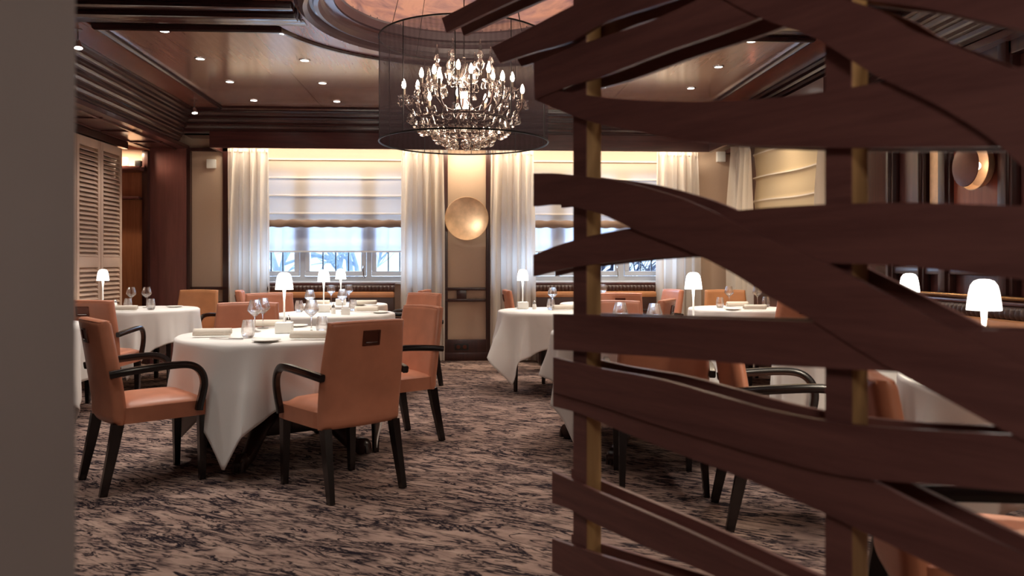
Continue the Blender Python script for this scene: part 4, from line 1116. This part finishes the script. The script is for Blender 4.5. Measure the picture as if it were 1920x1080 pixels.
# ------------------------------------------------------------------ lights
def light(kind, name, loc, power, col=(1, .8, .6), aim=None, **kw):
    l = bpy.data.lights.new(name, kind); l.energy = power; l.color = col
    for k, v in kw.items(): setattr(l, k, v)
    o = bpy.data.objects.new(name, l); C.objects.link(o); o.location = loc
    if aim is not None: o.rotation_euler = (Vector(aim) - Vector(loc)).to_track_quat('-Z', 'Y').to_euler()
    return o
WARM = (1, .86, .72); HAL = (1, .93, .85)
near = [(x, y) for y in (4.95, 4.05, 3.2, 2.3) for x in (-2.3, -1.4, 1.4, 2.31)]
for x, y in SPOTS + near:
    light('SPOT', 'downlight_beam', (x, y, CZ - .03), 34 if y > 4.5 else 19, HAL, (x, y, 0), spot_size=1.75, spot_blend=.9, shadow_soft_size=.03)
# table accent beams from the ceiling
for k, pw in {1: 46, 2: 30, 3: 20, 4: 26, 5: 10, 6: 34, 7: 44, 8: 20, 9: 26, 10: 26, 11: 20}.items():
    x, d, R = T[k]; c = W(x, d); lx = max(-2.9, min(2.9, c.x))
    light('SPOT', 'table_beam', (lx, c.y - .1, CZ - .04), pw, HAL, (c.x, c.y, .75), spot_size=.85, spot_blend=.7, shadow_soft_size=.03)
light('POINT', 'chandelier_glow', CH + Vector((0, 0, .36)), 38, (1, .80, .63), shadow_soft_size=.22)
light('AREA', 'dome_uplight', (0, 5.54, CZ - .12), 1.5, (1, .78, .64), (0, 5.54, 4), shape='DISK', size=.9)  # upward disc light below the dome opening
for a, b in WIN:
    light('AREA', 'pelmet_strip', ((a + b) / 2, 9.44, 2.70), 24, (1, .84, .64), ((a + b) / 2, 9.56, 0), shape='RECTANGLE', size=2.5, size_y=.08)
light('AREA', 'pelmet_strip', (0, 9.46, 2.70), 7, (1, .80, .56), (0, 9.62, 0), shape='RECTANGLE', size=.5, size_y=.08)
light('AREA', 'pelmet_strip', (3.12, 7.9, 2.70), 34, (1, .80, .56), (3.3, 7.9, 0), shape='RECTANGLE', size=.08, size_y=2.9)
light('SPOT', 'left_spot', (-2.93, 8.70, CZ - .17), 20, HAL, (-3.6, 8.2, .8), spot_size=1.5, spot_blend=.6, shadow_soft_size=.02)
light('SPOT', 'left_spot', (-2.93, 6.12, CZ - .17), 20, HAL, (-3.6, 6.6, .8), spot_size=1.5, spot_blend=.6, shadow_soft_size=.02)
light('SPOT', 'disc_highlight_fill', (-1.4, 6.14, CZ - .03), 260, HAL, atY(875, 410, BY - .1), spot_size=.14, spot_blend=.5, shadow_soft_size=.06)  # added beam that makes the hot spot on the gold disc
light('AREA', 'alcove_strip', (-4.2, 9.40, 2.52), 16, (1, .74, .5), (-4.25, 9.65, 1.2), shape='RECTANGLE', size=.7, size_y=.06)
ps = atX(1816, 311, RX - .14); light('POINT', 'sconce_light', (RX - .115, ps.y, ps.z), 11, (1, .68, .45), shadow_soft_size=.04)
for i, (a, b) in enumerate(WIN):
    light('AREA', 'daylight', ((a + b) / 2, BY + .45, 1.70), 70, (.55, .72, 1), ((a + b) / 2, 5, 1.2), shape='RECTANGLE', size=2.3, size_y=1.5)
light('AREA', 'added_fill', (2.3, -.6, 2.6), 22, (1, .86, .68), (1.2, 2.0, .4), shape='DISK', size=.5)  # added unseen warm light to brighten the divider post sides
light('AREA', 'added_fill', (-.1, -1.5, 2.7), 13, (1, .93, .88), (.5, 2.0, .9), shape='DISK', size=.7)  # added soft light behind the camera, lifts the slats and grey wall end
for o in [o for o in C.objects if o.name.startswith('table_lamp')]:
    light('SPOT', 'lamp_pool', o.location + Vector((0, 0, .28)), 26 if o == LB else 2.2, (1, .86, .66), o.location, spot_size=2.9, spot_blend=.3, shadow_soft_size=.03)
w = bpy.data.worlds.new('world'); SC.world = w; w.use_nodes = True
nt = w.node_tree; nt.nodes.clear(); bg = nt.nodes.new('ShaderNodeBackground'); ow = nt.nodes.new('ShaderNodeOutputWorld')
bg.inputs['Color'].default_value = (.62, .78, 1, 1); bg.inputs['Strength'].default_value = 1.5; nt.links.new(bg.outputs[0], ow.inputs['Surface'])

vs = SC.view_settings; vs.view_transform = 'Standard'; vs.look = 'None'; vs.gamma = 1; vs.use_curve_mapping = False; vs.exposure = 0.6
cy = SC.cycles; cy.use_denoising = True; cy.max_bounces = 8; cy.transparent_max_bounces = 24; cy.sample_clamp_indirect = 4; cy.caustics_reflective = False; cy.caustics_refractive = False
